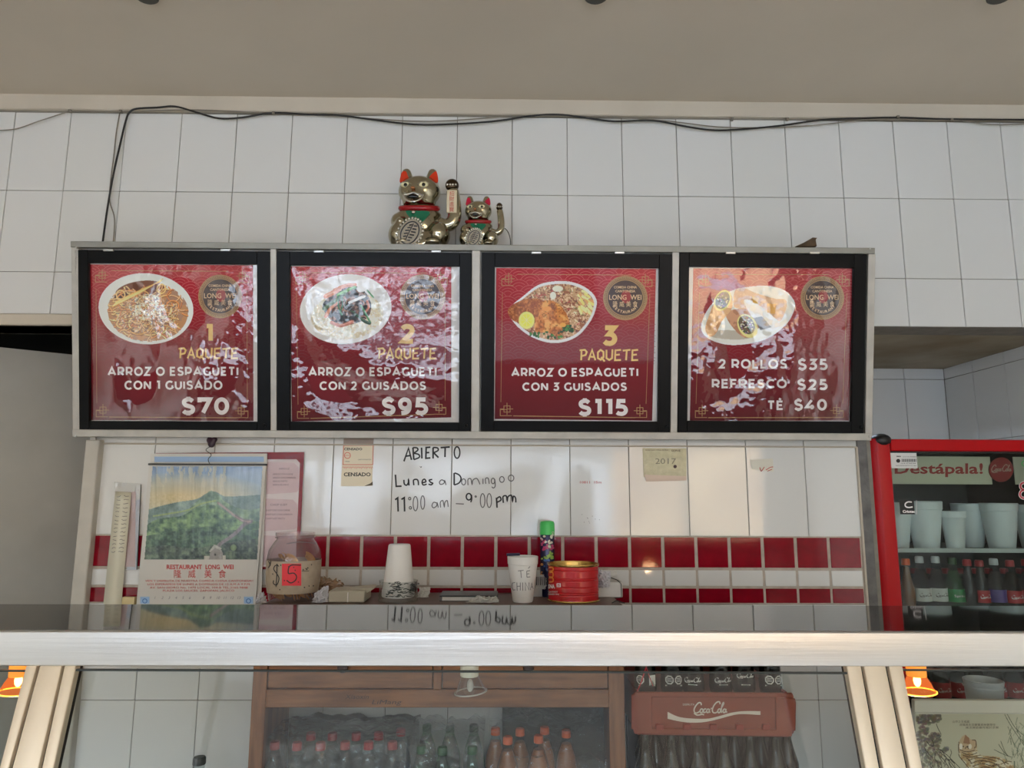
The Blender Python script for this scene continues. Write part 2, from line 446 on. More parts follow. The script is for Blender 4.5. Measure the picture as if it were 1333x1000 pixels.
for k in range(-17, 17):
    x0, x1 = X0+.2*k, X0+.2*(k+1)
    for r in range(len(ZR)):
        z0 = ZR[r]; z1 = z0+.3
        if r == 7: continue
        z1 = min(z1, top_t)
        if z0 > lint_r+.1 or (z0 > H+.4):          # band above the openings
            lo = z0
            if x1 < XL+.1: lo = max(lo, at(50, 409, YW).z)
            elif x0 > XR-.1: lo = max(lo, lint_r)
            tile(wall_back, max(x0, -XE), min(x1, XE), lo, z1, random.choice((M_white, M_white, M_white2)))
        elif x1 > XL and x0 < XR and z0 > H-.2:     # hidden mostly behind the sign, and the row below it
            xa, xb = max(x0, XL), min(x1, XR)
            tile(wall_back, xa, xb, z0, z1, random.choice((M_white, M_white2)))
# red and white border courses
zr = [rz(660, 697.0), rz(660, 740.5), rz(660, 764.2)]; ZB = ZR[0]+.3-.3-.0   # course joints
zlow = ZR[1]; zlow = H-.350
cw = .1113; xc = at(906.4, 720, YW).x
gb = MB(); gb.box(XL, XR, YW+.0015, YW+.006, zlow, zr[0]+.004); struct(gb.build('border_grout', M_grout2, wall_back))
k0 = int((XL-xc)/cw)-1
for k in range(k0, k0+32):
    xa, xb = max(XL, xc+cw*k), min(XR, xc+cw*(k+1))
    if xb-xa < .015: continue
    tile(wall_back, xa, xb, zr[1], zr[0], M_red, gap=.0105, t=.003)
    tile(wall_back, xa, xb, zr[2], zr[1], M_white, gap=.008, t=.003)
    tile(wall_back, xa, xb, zlow, zr[2], M_red, gap=.008, t=.003)
for k in range(-17, 17):                              # the courses below the worktop line
    x0, x1 = X0+.2*k, X0+.2*(k+1); xa, xb = max(x0, XL), min(x1, XR)
    for j in range(3):
        if xb > xa: tile(wall_back, xa, xb, zlow-.3*(j+1), zlow-.3*j, M_white)
# plaster strip under the ceiling, trims
t1 = MB(); t1.box(-XE, XE, YW-.012, YW+.02, top_t, ceil_z+.01); struct(t1.build('trim_1', M_plaster, bevel=.004))
t2 = MB(); t2.box(-XE, XL-.002, YW-.01, YW+.13, lint_l, at(50, 409, YW).z); struct(t2.build('trim_2', M_plaster, bevel=.004))
M_board = mat('chalky_white_board', (196,192,182), rough=.7, var=.12, vscale=12, bump=.1)
a = at(111, 578, 2.40); b = at(129, 578, 2.40)
t3 = MB(); t3.box(a.x, b.x, 2.40, YW+.12, 0, H+.18); struct(t3.build('trim_3', M_board, bevel=.003))
M_conc = mat('bare_grey_cement', (120,118,116), rough=.95, var=.35, vscale=25, bump=.4, bscale=60)
a = at(1115.5, 577, YW); b = at(1127.5, 577, YW)
t4 = MB(); t4.box(a.x, b.x, YW-.002, YW+.12, 0, lint_r); struct(t4.build('trim_4', M_conc))
t5 = MB(); t5.box(a.x-.008, a.x, YW-.006, YW+.02, zlow-.9, H+.17); struct(t5.build('trim_5', M_plaster, bevel=.002))
t6 = MB(); t6.box(XL, XR, YW-.008, YW+.003, ZR[3]-.002-.0, ZR[3]+.003); struct(t6.build('trim_6', M_plaster, bevel=.002))
# ceiling, floor, side and front walls
cb = MB(); cb.box(-XE, XE, -3.1, YW+.1, ceil_z, ceil_z+.1); struct(cb.build('ceiling', M_ceil))
M_floor = mat('warm_grey_floor_tile', (184,172,154), rough=.35, var=.2, vscale=4)
fb = MB(); fb.box(-XE, XE, -3.1, 4.4, -.1, 0); struct(fb.build('floor', M_floor))
lb = MB(); lb.box(-XE-.1, -XE, -3.1, YW+.13, 0, ceil_z+.1); struct(lb.build('wall_left', M_beige))
rb = MB(); rb.box(XE, XE+.1, -3.1, YW+.13, 0, ceil_z+.1); struct(rb.build('wall_right', M_beige))
fw = MB()
fw.box(-XE, -2.9, -3.1, -3.0, 0, ceil_z); fw.box(2.9, XE, -3.1, -3.0, 0, ceil_z); fw.box(-2.9, 2.9, -3.1, -3.0, 2.6, ceil_z)
struct(fw.build('wall_front', M_beige))
rw = MB(); rw.box(-2.9, 2.9, -3.1, -3.0, 0, 1.02); struct(rw.build('reflection_riser', mat('dark_reflection_riser', (52,44,42), rough=.7)))  # unseen low wall, added so the red tiles reflect something dark
M_alu = mat('brushed_aluminium', (190,190,186), rough=.35, metal=.85)
wf = MB()
for x in (-2.9, -2.0, 2.0, 2.86): wf.box(x, x+.05, -3.07, -3.02, 0, 2.5)  # unseen storefront bars, put in to give the reflections some shape
struct(wf.build('window_1', M_alu))
M_street = mat('grey_concrete_street', (140,138,136), rough=.9, var=.25, vscale=1.5)  # plain concrete grey with random variation
sb = MB(); sb.box(-25, 25, -30, -3.1, -.15, -.05); struct(sb.build('ground', M_street))
M_fac = mat('whitewashed_ground_floor', (226,226,228), rough=.9, var=.3, vscale=.55, rgb2=(62,60,60))  # unseen front; dark patches put in to mottle the tile reflections
M_fac2 = mat('grey_brown_upper_floor', (112,106,100), rough=.9, var=.2, vscale=.9)
M_fac3 = mat('ochre_house_front', (204,168,124), rough=.9, var=.3, vscale=.5, rgb2=(150,116,86))
hb = MB(); hb.box(-30, 3.2, -17, -16, -.05, 2.7); struct(hb.build('wall_opposite', M_fac))
M_dark_open = mat('reflected_dark_opening', (34,34,34), rough=.7)  # invented openings, unseen, to break up the reflections in the white tiles
R = random.Random(17); x = -14.0; kk = 1
while x < 12:
    w_ = R.uniform(.7, 2.0); h_ = R.uniform(1.1, 2.3); hb = MB()
    hb.prism([(x, -15.96, 0), (x+w_, -15.96, 0), (x+w_*R.uniform(.8,1), -15.96, h_), (x+w_*.5, -15.96, h_+R.uniform(0,.35)), (x+w_*R.uniform(0,.2), -15.96, h_*R.uniform(.7,1))], (0, -.1, 0))
    kk += 1; struct(hb.build('door_%d' % kk, M_dark_open)); x += w_+R.uniform(.5, 1.7)
hb = MB(); hb.box(-30, 3.2, -17.1, -15.9, 2.7, 6.6); struct(hb.build('wall_opposite_upper', M_fac2))  # unseen upper storey, kept dim to limit haze on the case glass
hb = MB(); hb.box(3.2, 30, -17, -15.8, -.05, 2.9); struct(hb.build('wall_opposite_right', M_fac3))
hb = MB(); hb.box(3.2, 30, -17.1, -15.7, 2.9, 6.6); struct(hb.build('wall_opposite_right_upper', mat('brown_upper_floor', (122,104,88), rough=.9, var=.2, vscale=.9)))  # unseen; dimmed so its reflection does not veil the bottles
# alcove on the right
cz = lint_r
cor = atz(1228, 480, cz-H); YA = cor.y; XA = cor.x
M_soff = mat('stained_soffit_paint', (182,170,148), rough=.9, var=.4, vscale=2.2, rgb2=(138,122,96))
s1 = MB(); s1.box(XR+.05, XE, YW+.13, YA+.1, cz, cz+.06); struct(s1.build('ceiling_alcove', M_soff))
s2 = MB(); s2.box(XR-.6, XA+.1, YA+.004, YA+.1, 0, cz); wa = struct(s2.build('wall_alcove_back', M_grout, origin=(XA, YA, 0)))
s3 = MB(); s3.box(XA+.004, XA+.1, YW+.13, YA+.1, 0, cz); ws = struct(s3.build('wall_alcove_right', M_grout, origin=(XA, YA, 0)))
s4 = MB(); s4.box(XR-.1, XR-.02, YW+.13, YA+.1, 0, cz); struct(s4.build('wall_alcove_left', M_grout2))
xk = at(1177, 494, YA).x; zt0 = at(1177, 494, YA).z
for k in range(-4, 3):
    xa, xb = max(XR-.02, xk+.2*k), min(XA, xk+.2*(k+1))
    if xb-xa < .02: continue
    for j in range(-1, 3):
        za, zb = zt0-.3*(j+1), min(cz, zt0-.3*j)
        if zb > za: tile(wa, xa, xb, za, zb, M_white, Y=YA)
y = YA-.02
js = [YA, YA-.2, YA-.4, YA-.6, YA-.8]
for k in range(len(js)-1):
    ya, yb = max(js[k+1], YW+.13), js[k]
    for j in range(-1, 3):
        za, zb = zt0-.3*(j+1), min(cz, zt0-.3*j)
        w_ = yb-ya
        if w_ > .03: tile(ws, 0, w_, za, zb, M_white, rot=((XA-.0, (ya+yb)/2, (za+zb)/2), -math.pi/2))
# dark room behind the left opening, with a grey door leaf standing ajar
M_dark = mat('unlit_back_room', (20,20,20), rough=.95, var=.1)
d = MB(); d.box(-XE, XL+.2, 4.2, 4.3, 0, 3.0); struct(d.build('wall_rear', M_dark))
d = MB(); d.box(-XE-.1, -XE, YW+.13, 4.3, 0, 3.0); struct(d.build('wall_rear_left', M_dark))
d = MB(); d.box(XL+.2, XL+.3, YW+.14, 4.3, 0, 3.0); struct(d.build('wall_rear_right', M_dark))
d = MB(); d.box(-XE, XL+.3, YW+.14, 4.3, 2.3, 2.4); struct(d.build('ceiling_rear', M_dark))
p1 = atz(-30, 449, .56); p2 = atz(150, 467.5, .56)
M_leaf = mat('grey_painted_door_leaf', (178,177,170), rough=.55, var=.1, vscale=3, rgb2=(164,162,154))
d = MB(); n_ = (p2-p1).normalized().cross(Vector((0,0,1)))*.035
q = [Vector((p1.x,p1.y,0)), Vector((p2.x,p2.y,0)), Vector((p2.x,p2.y,p2.z)), Vector((p1.x,p1.y,p1.z))]
d.hexa(q+[v-n_ for v in q]); struct(d.build('door_1', M_leaf))

# handwriting on the tiles
M_ink = mat('black_marker', (28,26,28), rough=.5)
M_inkf = mat('faded_marker', (95,92,92), rough=.5)
Z = lambda p: (500+p[0]/6.665, 570+p[1]/6.665)
hw = Flat(pmap(YW-.0012))
dark = [[(172,205),(212,90),(238,192)],[(188,160),(230,154)],[(250,85),(258,190)],[(325,85),(328,180)],
 [(402,82),(365,85),(362,178),(402,175)],[(362,130),(392,128)],[(425,180),(425,85)],[(430,130),(472,172)],[(490,86),(570,80)],[(530,85),(528,168)],
 [(98,320),(105,422),(152,420)],[(608,305),(608,410)],[(122,640),(118,522),(95,538)],[(178,640),(175,520),(150,535)],[(975,520),(980,608)]]
darkc = [[(250,86),(285,88),(292,108),(258,133)],[(258,135),(300,145),(305,170),(258,190)],[(425,85),(462,88),(468,110),(430,130)],
 ell(633,128,24,50,14),[(172,365),(175,400),(195,412),(210,390),(212,362),(216,415)],[(258,412),(256,368),(285,362),(296,380),(298,412)],
 [(330,390),(362,382),(352,360),(335,368),(330,392),(342,410),(370,402)],[(418,362),(392,368),(402,385),(422,395),(408,408),(385,402)],
 [(610,305),(650,322),(668,355),(650,392),(608,410)],ell(735,512,22,28,12),[(757,495),(760,530),(752,560)],[(975,530),(1003,512),(1014,540),(980,560)],
 [(1035,565),(1032,512),(1060,505),(1068,548),(1075,512),(1105,500),(1114,552),(1122,508),(1140,522),(1143,562)]]
faint = [[(525,378),(500,365),(480,385),(490,405),(518,396),(526,372),(537,410)],ell(690,383,18,26,12),[(728,412),(728,362),(752,356),(763,405),(770,368),(800,352),(817,370),(832,405)],
 [(858,355),(858,402)],[(882,400),(880,355),(903,352),(912,400)],ell(945,375,15,24,12),[(960,360),(964,418),(948,436),(934,425)],ell(1022,362,20,25,12),ell(1102,350,24,26,14),
 ell(222,528,10,11,8),ell(228,608,10,11,8),ell(272,572,20,62,16),ell(335,562,17,58,16),[(460,568),(430,560),(415,590),(430,608),(455,592),(461,566),(470,606)],
 [(490,605),(488,560),(510,546),(522,600),(528,560),(548,546),(556,600)],[(622,572),(692,575)],ell(855,545,20,60,16),ell(912,545,20,60,16),ell(795,510,6,6,6)]
strokes(hw, dark, 2.2, Z, False); strokes(hw, darkc, 1.9, Z)
hw.poly([Z(p) for p in ((306,246),(318,252),(330,246),(320,262))])
hw.build('handwriting', M_ink, wall_back)
hw = Flat(pmap(YW-.0012)); strokes(hw, faint, 1.3, Z)
random.seed(3)
for i in range(9): hw.poly(ell(745+random.gauss(22,7), 570+random.gauss(106,4), .5, .5, 6)[:-1])
hw.build('handwriting', M_inkf, wall_back)
M_redink = mat('red_marker', (190,60,60), rough=.6)
hw = Flat(pmap(YW-.0012)); hw.text('10811  15m', 755, 629.5, 3.2, x1=783); hw.build('handwriting', M_redink, wall_back)

# ================================================================== CABLES
M_blk = mat('black_cable_rubber', (24,22,22), rough=.5); M_gry = mat('dusty_grey_cable', (128,120,108), rough=.7)
def cable(pts, Y, r, m, label):
    P = cat(pts, 5); b = MB(); b.tube([at(x, y, Y) for x, y in P], r, 7)
    o = b.build('cable', m); return tag(o, label, 'cable')
cable([(133,320),(140,270),(148,225),(157,185),(163,160),(168,147),(178,141.5),(205,140),(228,138.5),(255,146),(285,154),(315,153),(355,147),(400,149),(440,150),(480,155),(540,162),(600,161),(650,157),(690,151),(725,149),(760,153),(800,158),(850,157),(895,165),(930,169.5),(970,168),(1020,163),(1070,156),(1120,154),(1170,153),(1230,155),(1345,156)],
      YW-.018, .0034, M_blk, 'black cable sagging along the top of the tiled wall and down left')
cable([(-10,170),(20,168),(50,158),(85,146.5),(92,145),(130,145.5),(160,145.5),(250,143),(350,147),(450,152),(560,158),(700,150),(850,156),(933,165),(1000,166),(1060,163),(1130,156),(1200,156),(1240,156),(1290,162),(1345,161)],
      YW-.015, .002, M_gry, 'thin grey cable running the whole wall just under the ceiling')
cable([(156,146),(151,175),(148,205),(144,235),(143,262),(149,285),(147,320)], YW-.006, .002, M_gry, 'thin grey cable dropping beside the black one to the sign')
for x, y in ((91,144.5),(157,145),(356,147),(1169,152),(1239,156),(953,155),(1025,155)):
    p = at(x, y, YW-.018); b = MB(); b.box(p.x-.005, p.x+.005, YW-.022, YW-.011, p.z-.005, p.z+.005); b.build('clip', M_gry, bpy.data.objects['cable'], bevel=.001)
M_cl = mat('ceiling_fixture_grey', (70,66,60), rough=.6)
for x in (190, 776, 1302):
    p = atz(x, -8, ceil_z-H); b = MB(); b.lathe((p.x, p.y, ceil_z-.012), [(.03,0),(.035,.004),(.035,.0125)], 20)
    o = b.build('ceiling_fixture', M_cl); tag(o, 'small round dark ceiling fixture, the %s of three at the top edge' % {190:'left one',776:'middle one',1302:'right one'}[x], 'ceiling fixture', 'ceiling fixtures')

# ================================================================== SIGN BOX WITH FOUR MENU PANELS
YS = 2.36                     # flat-frame plane of the sign; the whole box leans forward by TILT about its lower edge
TILT = math.radians(10.2)
O_ = Vector((0, YS, at(616, 571, YS).z)); RI = Matrix.Rotation(-TILT, 3, 'X'); RF = Matrix.Rotation(TILT, 3, 'X'); CAMP = Vector((0, 0, H))
def P(px, py, Y=YS):
    d = RI @ ray(px, py); c = RI @ (CAMP-O_)+O_
    return c+d*((Y-c.y)/d.y)
def smap(Y): return lambda x, y: P(x, y, Y)
def unflat(v): return RF @ (Vector(v)-O_)+O_
def flat_(v): return RI @ (Vector(v)-O_)+O_
def lean(root):               # root was placed in flat coordinates: lean it with the sign
    root.location = unflat(WP[root.name]); root.rotation_euler = (TILT, 0, 0)
M_frame = mat('scuffed_aluminium_angle', (190,186,178), rough=.5, metal=.35, var=.15, vscale=18, bump=.08, bscale=60)
M_black = mat('black_painted_frame', (12,12,13), rough=.35, spec=.12, bump=.03, bscale=50)
XsL, XsR = P(96,445).x, P(1134,445).x
Zt, Zb = (P(95,318).z+P(1137,322).z)/2, P(616,571).z
sign = thing('sign_cabinet', 'long shallow aluminium light box holding four menu panels on tiled wall', 'sign box', ((XsL+XsR)/2, YS, Zb))
b = MB(); zt_w = unflat((0, YS, Zt-.004)).z; zb_w = unflat((0, YS, Zb+.004)).z
f4 = [unflat((x, YS+.018, z)) for x, z in ((XsL+.01, Zb+.004), (XsR-.01, Zb+.004), (XsR-.01, Zt-.004), (XsL+.01, Zt-.004))]
k4 = [Vector((XsL+.01, YW-.002, zb_w)), Vector((XsR-.01, YW-.002, zb_w)), Vector((XsR-.01, YW-.002, zt_w)), Vector((XsL+.01, YW-.002, zt_w))]
b.hexa([flat_(v) for v in f4+k4]); b.build('housing', M_frame, sign, bevel=.002)
SIGN_TOP = zt_w; lean(sign)
b = MB(); b.box(XsL-.004, XsR+.004, YS-.008, YS+.03, Zt-.017, Zt+.003); b.build('top_rail', mat('grey_aluminium_rail', (150,148,140), rough=.5, metal=.4, var=.12, vscale=15), sign, bevel=.0015)
b = MB(); b.box(XsL-.004, XsR+.004, YS-.006, YS+.03, Zb, Zb+.024); b.build('bottom_rail', M_frame, sign, bevel=.0015)
for x0, x1 in ((94.5,104),(352.3,360.5),(613.8,624.6),(873.6,882.6),(1127.6,1137)):
    xa, xb = P(x0,450).x, P(x1,450).x
    b = MB(); b.box(xa, xb, YS-.004, YS+.028, Zb+.02, Zt-.015); b.build('upright', M_frame, sign, bevel=.0015)
for x, y in ((101,323),(100,568),(1131,324),(1131,568)):
    p = P(x, y); b = MB(); b.lathe((p.x, YS-.006, p.z), [(.004,0),(.003,.003)], 10, M=Matrix.Rotation(math.pi/2, 3, 'X')); b.build('rivet', M_alu, sign)
# prints
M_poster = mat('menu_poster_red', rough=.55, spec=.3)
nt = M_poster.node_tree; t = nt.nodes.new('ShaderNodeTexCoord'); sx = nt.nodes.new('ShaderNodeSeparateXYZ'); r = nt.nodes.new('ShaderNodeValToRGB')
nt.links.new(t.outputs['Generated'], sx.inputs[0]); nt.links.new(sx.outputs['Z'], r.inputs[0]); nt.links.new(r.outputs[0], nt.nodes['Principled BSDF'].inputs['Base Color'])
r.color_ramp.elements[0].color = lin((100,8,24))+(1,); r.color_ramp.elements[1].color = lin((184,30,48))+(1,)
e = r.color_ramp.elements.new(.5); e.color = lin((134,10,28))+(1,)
M_food = mat('food_print', rough=.5, vcol=True, spec=.2)
M_scale = mat('menu_wave_line', rough=.55)
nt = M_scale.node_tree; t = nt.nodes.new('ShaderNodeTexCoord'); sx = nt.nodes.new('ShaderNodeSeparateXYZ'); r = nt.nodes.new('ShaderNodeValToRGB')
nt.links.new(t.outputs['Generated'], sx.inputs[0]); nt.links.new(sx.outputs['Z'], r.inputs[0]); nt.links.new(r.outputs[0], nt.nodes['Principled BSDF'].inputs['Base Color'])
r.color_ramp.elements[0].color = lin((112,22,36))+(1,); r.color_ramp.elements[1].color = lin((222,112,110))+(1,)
M_gold = mat('printed_gold', (182,142,94), rough=.5); M_yel = mat('printed_yellow', (238,196,110), rough=.5)
M_txt = mat('printed_white', (245,240,240), rough=.5); M_seal = mat('printed_dark_seal', (48,16,24), rough=.5)
M_sealg = mat('printed_pale_gold', (226,190,150), rough=.5); M_paper = mat('white_backing_sheet', (225,222,220), rough=.6)
M_film = thin('crumpled_clear_film', ior=1.6, rough=.04, bump=.16, bscale=16, gain=1.7)
M_film0 = thin('flat_clear_film', ior=1.45, rough=.03, bump=.02, bscale=5, gain=.3)
YP = YS+.012
def knot(fl, x, y, s, sgn):      # interlaced corner knot
    for pts in ([(-1,-1),(1,-1),(1,1),(-1,1),(-1,-1)],[(-2,0),(0,0),(0,-2)],[(0,1.9),(0,.2),(2,.2)],[(1,0),(2.2,0),(2.2,2.2),(-1.6,2.2)]):
        fl.stroke([(x+p[0]*s*sgn, y+p[1]*s) for p in pts], .8)
def menu(outer, red, film_amp, label, n_label, num, lines, price, seal, food):
    """outer = black frame px (x0,y0,x1,y1); red = printed area px; all elements lie on the panel's own plane"""
    x0, y0, x1, y1 = outer; a = P(x0, y1); c = P(x1, y0)
    root = thing('menu_panel', label, 'menu panel', ((a.x+c.x)/2, YS, a.z), 'menu panels in the sign box')
    ix0, iy0, ix1, iy1 = red['inner']; ia = P(ix0, iy1); ic = P(ix1, iy0)
    fr = MB()
    # mitred frame bars
    for bx in ((a.x, ia.x, a.z, c.z), (ic.x, c.x, a.z, c.z), (ia.x, ic.x, ic.z, c.z), (ia.x, ic.x, a.z, ia.z)):
        fr = MB(); fr.box(bx[0], bx[1], YS-.004, YS+.010, bx[2], bx[3]); fr.build('frame_bar', M_black, root, bevel=.0012)
    bk = MB(); bk.box(ia.x-.005, ic.x+.005, YP+.001, YP+.003, ia.z-.005, ic.z+.005); bk.build('backing_sheet', M_paper, root)
    for hx in red.get('hinge', ()):
        h = P(hx, y0-1.2); b = MB(); b.box(h.x-.016, h.x+.016, YS-.011, YS-.004, h.z-.003, h.z+.004); b.build('hinge', M_alu, root, bevel=.001)
    kn = P(x1-7, y1-8); b = MB(); b.lathe((kn.x, YS-.004, kn.z), [(.006,0),(.005,.005),(.003,.006)], 12, M=Matrix.Rotation(math.pi/2,3,'X')); b.build('lock', M_black, root)
    q = red['quad']   # four px corners TL TR BR BL
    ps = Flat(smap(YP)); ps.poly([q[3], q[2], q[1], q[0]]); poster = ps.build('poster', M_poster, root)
    # seigaiha waves on the upper part
    wv = Flat(smap(YP-.0002)); R = 14.5; X_0, Y_0, X_1, Y_1 = q[0][0]+.6, q[0][1]+.6, q[1][0]-.6, q[0][1]+125
    rows = int((Y_1-Y_0)/(R*.5))+3
    for j in range(rows):
        cy = Y_0+j*R*.5
        for i in range(-1, int((X_1-X_0)/(2*R))+2):
            cx = X_0+i*2*R+(R if j % 2 else 0)
            for rr in (R, R*.74, R*.48):
                seg = []
                for t_ in range(13):
                    an = math.pi*t_/12; x = cx+rr*math.cos(an); y = cy-rr*math.sin(an)
                    ok = X_0 < x < X_1 and Y_0 < y < Y_1
                    for dj, dxs in ((1, (-R, R)), (2, (0,)), (3, (-R, R)), (4, (0,))):
                        for dx in dxs:
                            if math.hypot(x-cx-dx, y-cy-dj*R*.5) < R-.05: ok = False
                    if ok: seg.append((x, y))
                    else:
                        if len(seg) > 1: wv.stroke(seg, .55)
                        seg = []
                if len(seg) > 1: wv.stroke(seg, .55)
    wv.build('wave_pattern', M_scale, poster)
    gd = Flat(smap(YP-.0004)); m_ = 8
    g = [(q[0][0]+m_, q[0][1]+m_), (q[1][0]-m_, q[1][1]+m_), (q[2][0]-m_, q[2][1]-4), (q[3][0]+m_, q[3][1]-4)]
    gd.stroke([(g[0][0]+20, g[0][1]), (g[1][0]-24, g[1][1])], .7); gd.stroke([(g[3][0]+16, g[3][1]), (g[2][0]-14, g[2][1])], 1.0)
    gd.stroke([(g[0][0], g[0][1]+24), (g[3][0], g[3][1]-18)], .5); gd.stroke([(g[1][0], g[1][1]+24), (g[2][0], g[2][1]-18)], .5)
    knot(gd, g[0][0]+8, g[0][1]+6, 4, -1); knot(gd, g[1][0]-6, g[1][1]+6, 4, 1); knot(gd, g[3][0]+8, g[3][1]-9, 4, -1); knot(gd, g[2][0]-8, g[2][1]-9, 4, 1)
    gd.build('gold_border', M_gold, poster)
    # round seal
    sx_, sy_, sr_ = seal
    s1_ = Flat(smap(YP-.0005)); s1_.poly(ell(sx_, sy_, sr_*.80, sr_*.80, 40)[:-1][::-1]); sl = s1_.build('seal', M_seal, poster)
    s0_ = Flat(smap(YP-.00052)); s0_.stroke(ell(sx_, sy_, sr_*.885, sr_*.885, 48), sr_*.19); s0_.build('seal_band', mat('printed_dull_gold', (132,96,66), rough=.5), poster)
    s2_ = Flat(smap(YP-.0006)); s2_.stroke(ell(sx_, sy_, sr_*.96, sr_*.96, 40), 1.0); s2_.stroke(ell(sx_, sy_, sr_*.79, sr_*.79, 40), .8)
    for k in range(34):
        t_ = 2*math.pi*k/34
        pt = lambda r_, dt: (sx_+sr_*r_*math.cos(t_+dt), sy_+sr_*r_*math.sin(t_+dt))
        s2_.stroke([pt(.84,0), pt(.92,0), pt(.92,.11), pt(.86,.11), pt(.86,.06)], .75)
    s2_.build('seal_ring', M_gold, poster)
    s4_ = Flat(smap(YP-.0006)); s4_.poly(ell(sx_+1, sy_-1.5, 6.5, 8.5, 20)[:-1][::-1]); s4_.build('seal_spot', mat('printed_seal_red', (150,16,34)), poster)
    s3_ = Flat(smap(YP-.0008))
    s3_.text('COMIDA CHINA', sx_-15, sy_-12.5, 3.2, x1=sx_+15, bold=.02); s3_.text('CANTONESA', sx_-13, sy_-7.4, 3.2, x1=sx_+13, bold=.02)
    s3_.text('LONG  WEI', sx_-21, sy_+2.2, 6.6, x1=sx_+21, bold=.012); s3_.text('隆 威 美 食', sx_-16, sy_+11, 6.0, x1=sx_+16)
    word = 'RESTAURANT'
    for k, ch in enumerate(word):
        t_ = math.radians(142-k*(104/9)); cx_, cy_ = sx_+sr_*.62*math.cos(t_), sy_+sr_*.62*math.sin(t_); ro = math.pi/2-t_
        g_ = Flat(lambda x, y, cx_=cx_, cy_=cy_, ro=ro: P(cx_+x*math.cos(ro)+y*math.sin(ro), cy_-x*math.sin(ro)+y*math.cos(ro), YP-.0008))
        g_.text(ch, 0, 1.6, 3.4, align='C', bold=.03); s3_.mb.v_off = 0; n0 = len(s3_.mb.v); s3_.mb.add(g_.mb.v, g_.mb.f)
    s3_.build('seal_lettering', M_sealg, poster)
    tx = Flat(smap(YP-.0006))
    for body, xa, xb, ya, yb in lines: bold_text(tx, body, xa, xb, ya, yb, t=.21)
    if price: bold_text(tx, price[0], price[1], price[2], price[3], price[4], t=.23, gap=.1)
    tx.build('lettering', M_txt, poster)
    if num:
        yl = Flat(smap(YP-.0006)); ch, xa, xb, ya, yb = num; bold_text(yl, ch, xa, xb, ya, yb, t=.24)
        px0, px1, py0, py1 = red['paq']; kx = (px1-px0)/7.4; ky = py1-py0
        B = {'P': [[(.15,0),(.2,1)],[(-.05,.95),(.6,1),(.85,.8),(.7,.5),(.2,.4)]], 'A': [[(0,0),(.45,1.0),(.85,0)],[(.15,.35),(.75,.3)]],
             'Q': [[(.45,1),(.1,.75),(.1,.2),(.45,.05),(.8,.3),(.8,.8),(.45,1)],[(.5,.3),(.95,-.12)]], 'U': [[(.1,1),(.1,.2),(.45,.02),(.8,.2),(.85,1.05)]],
             'E': [[(.85,1),(.15,.95),(.1,0),(.85,.02)],[(.1,.5),(.7,.55)]], 'T': [[(0,.92),(.95,1)],[(.5,.95),(.42,0)]]}
        for k, ch in enumerate('PAQUETE'):
            for s_ in B[ch]: yl.stroke([(px0+(k*1.07+p[0])*kx, py1-p[1]*ky) for p in s_], 2.3)
        yl.build('package_lettering', M_yel, poster)
    food(poster)
    # the clear film lying loosely over the print
    amp, angs, sd = film_amp; n = 96; rs = random.Random(sd); fl = MB(); vs = []; fs = []
    waves = [(rs.uniform(.6,2.6), rs.uniform(*angs), rs.uniform(0,6.28), rs.uniform(.4,1)) for _ in range(5)]
    creases = [(rs.uniform(2.5,6), rs.uniform(*angs), rs.uniform(0,6.28), rs.uniform(.10,.22)) for _ in range(4)]
    for j in range(n+1):
        for i in range(n+1):
            u, v = i/n, j/n; x = ia.x+(ic.x-ia.x)*u; z = ia.z+(ic.z-ia.z)*v
            edge = min(1, 6*min(u, 1-u, v, 1-v)+.15); h = 0
            wu = u+.06*math.sin(5*v+sd); wv_ = v+.06*math.sin(6*u+sd*2)
            for fq, an, ph, am in waves: h += am*math.sin(6.283*fq*(wu*math.cos(an)+wv_*math.sin(an))+ph)
            for fq, an, ph, am in creases: h += am*(1-abs(math.sin(3.1416*fq*(wu*math.cos(an)+wv_*math.sin(an)+.05*math.sin(7*u*math.sin(an)-6*v*math.cos(an)))+ph)))**3
            vs.append((x, YP-.0042+amp*h*edge*.5, z))
    for j in range(n):
        for i in range(n): k = j*(n+1)+i; fs.append((k, k+1, k+n+2, k+n+1))
    lean(root)
    fl.add(vs, fs); fl.build('plastic_film', M_film if amp > .0006 else M_film0, root, fix=False)
    return root

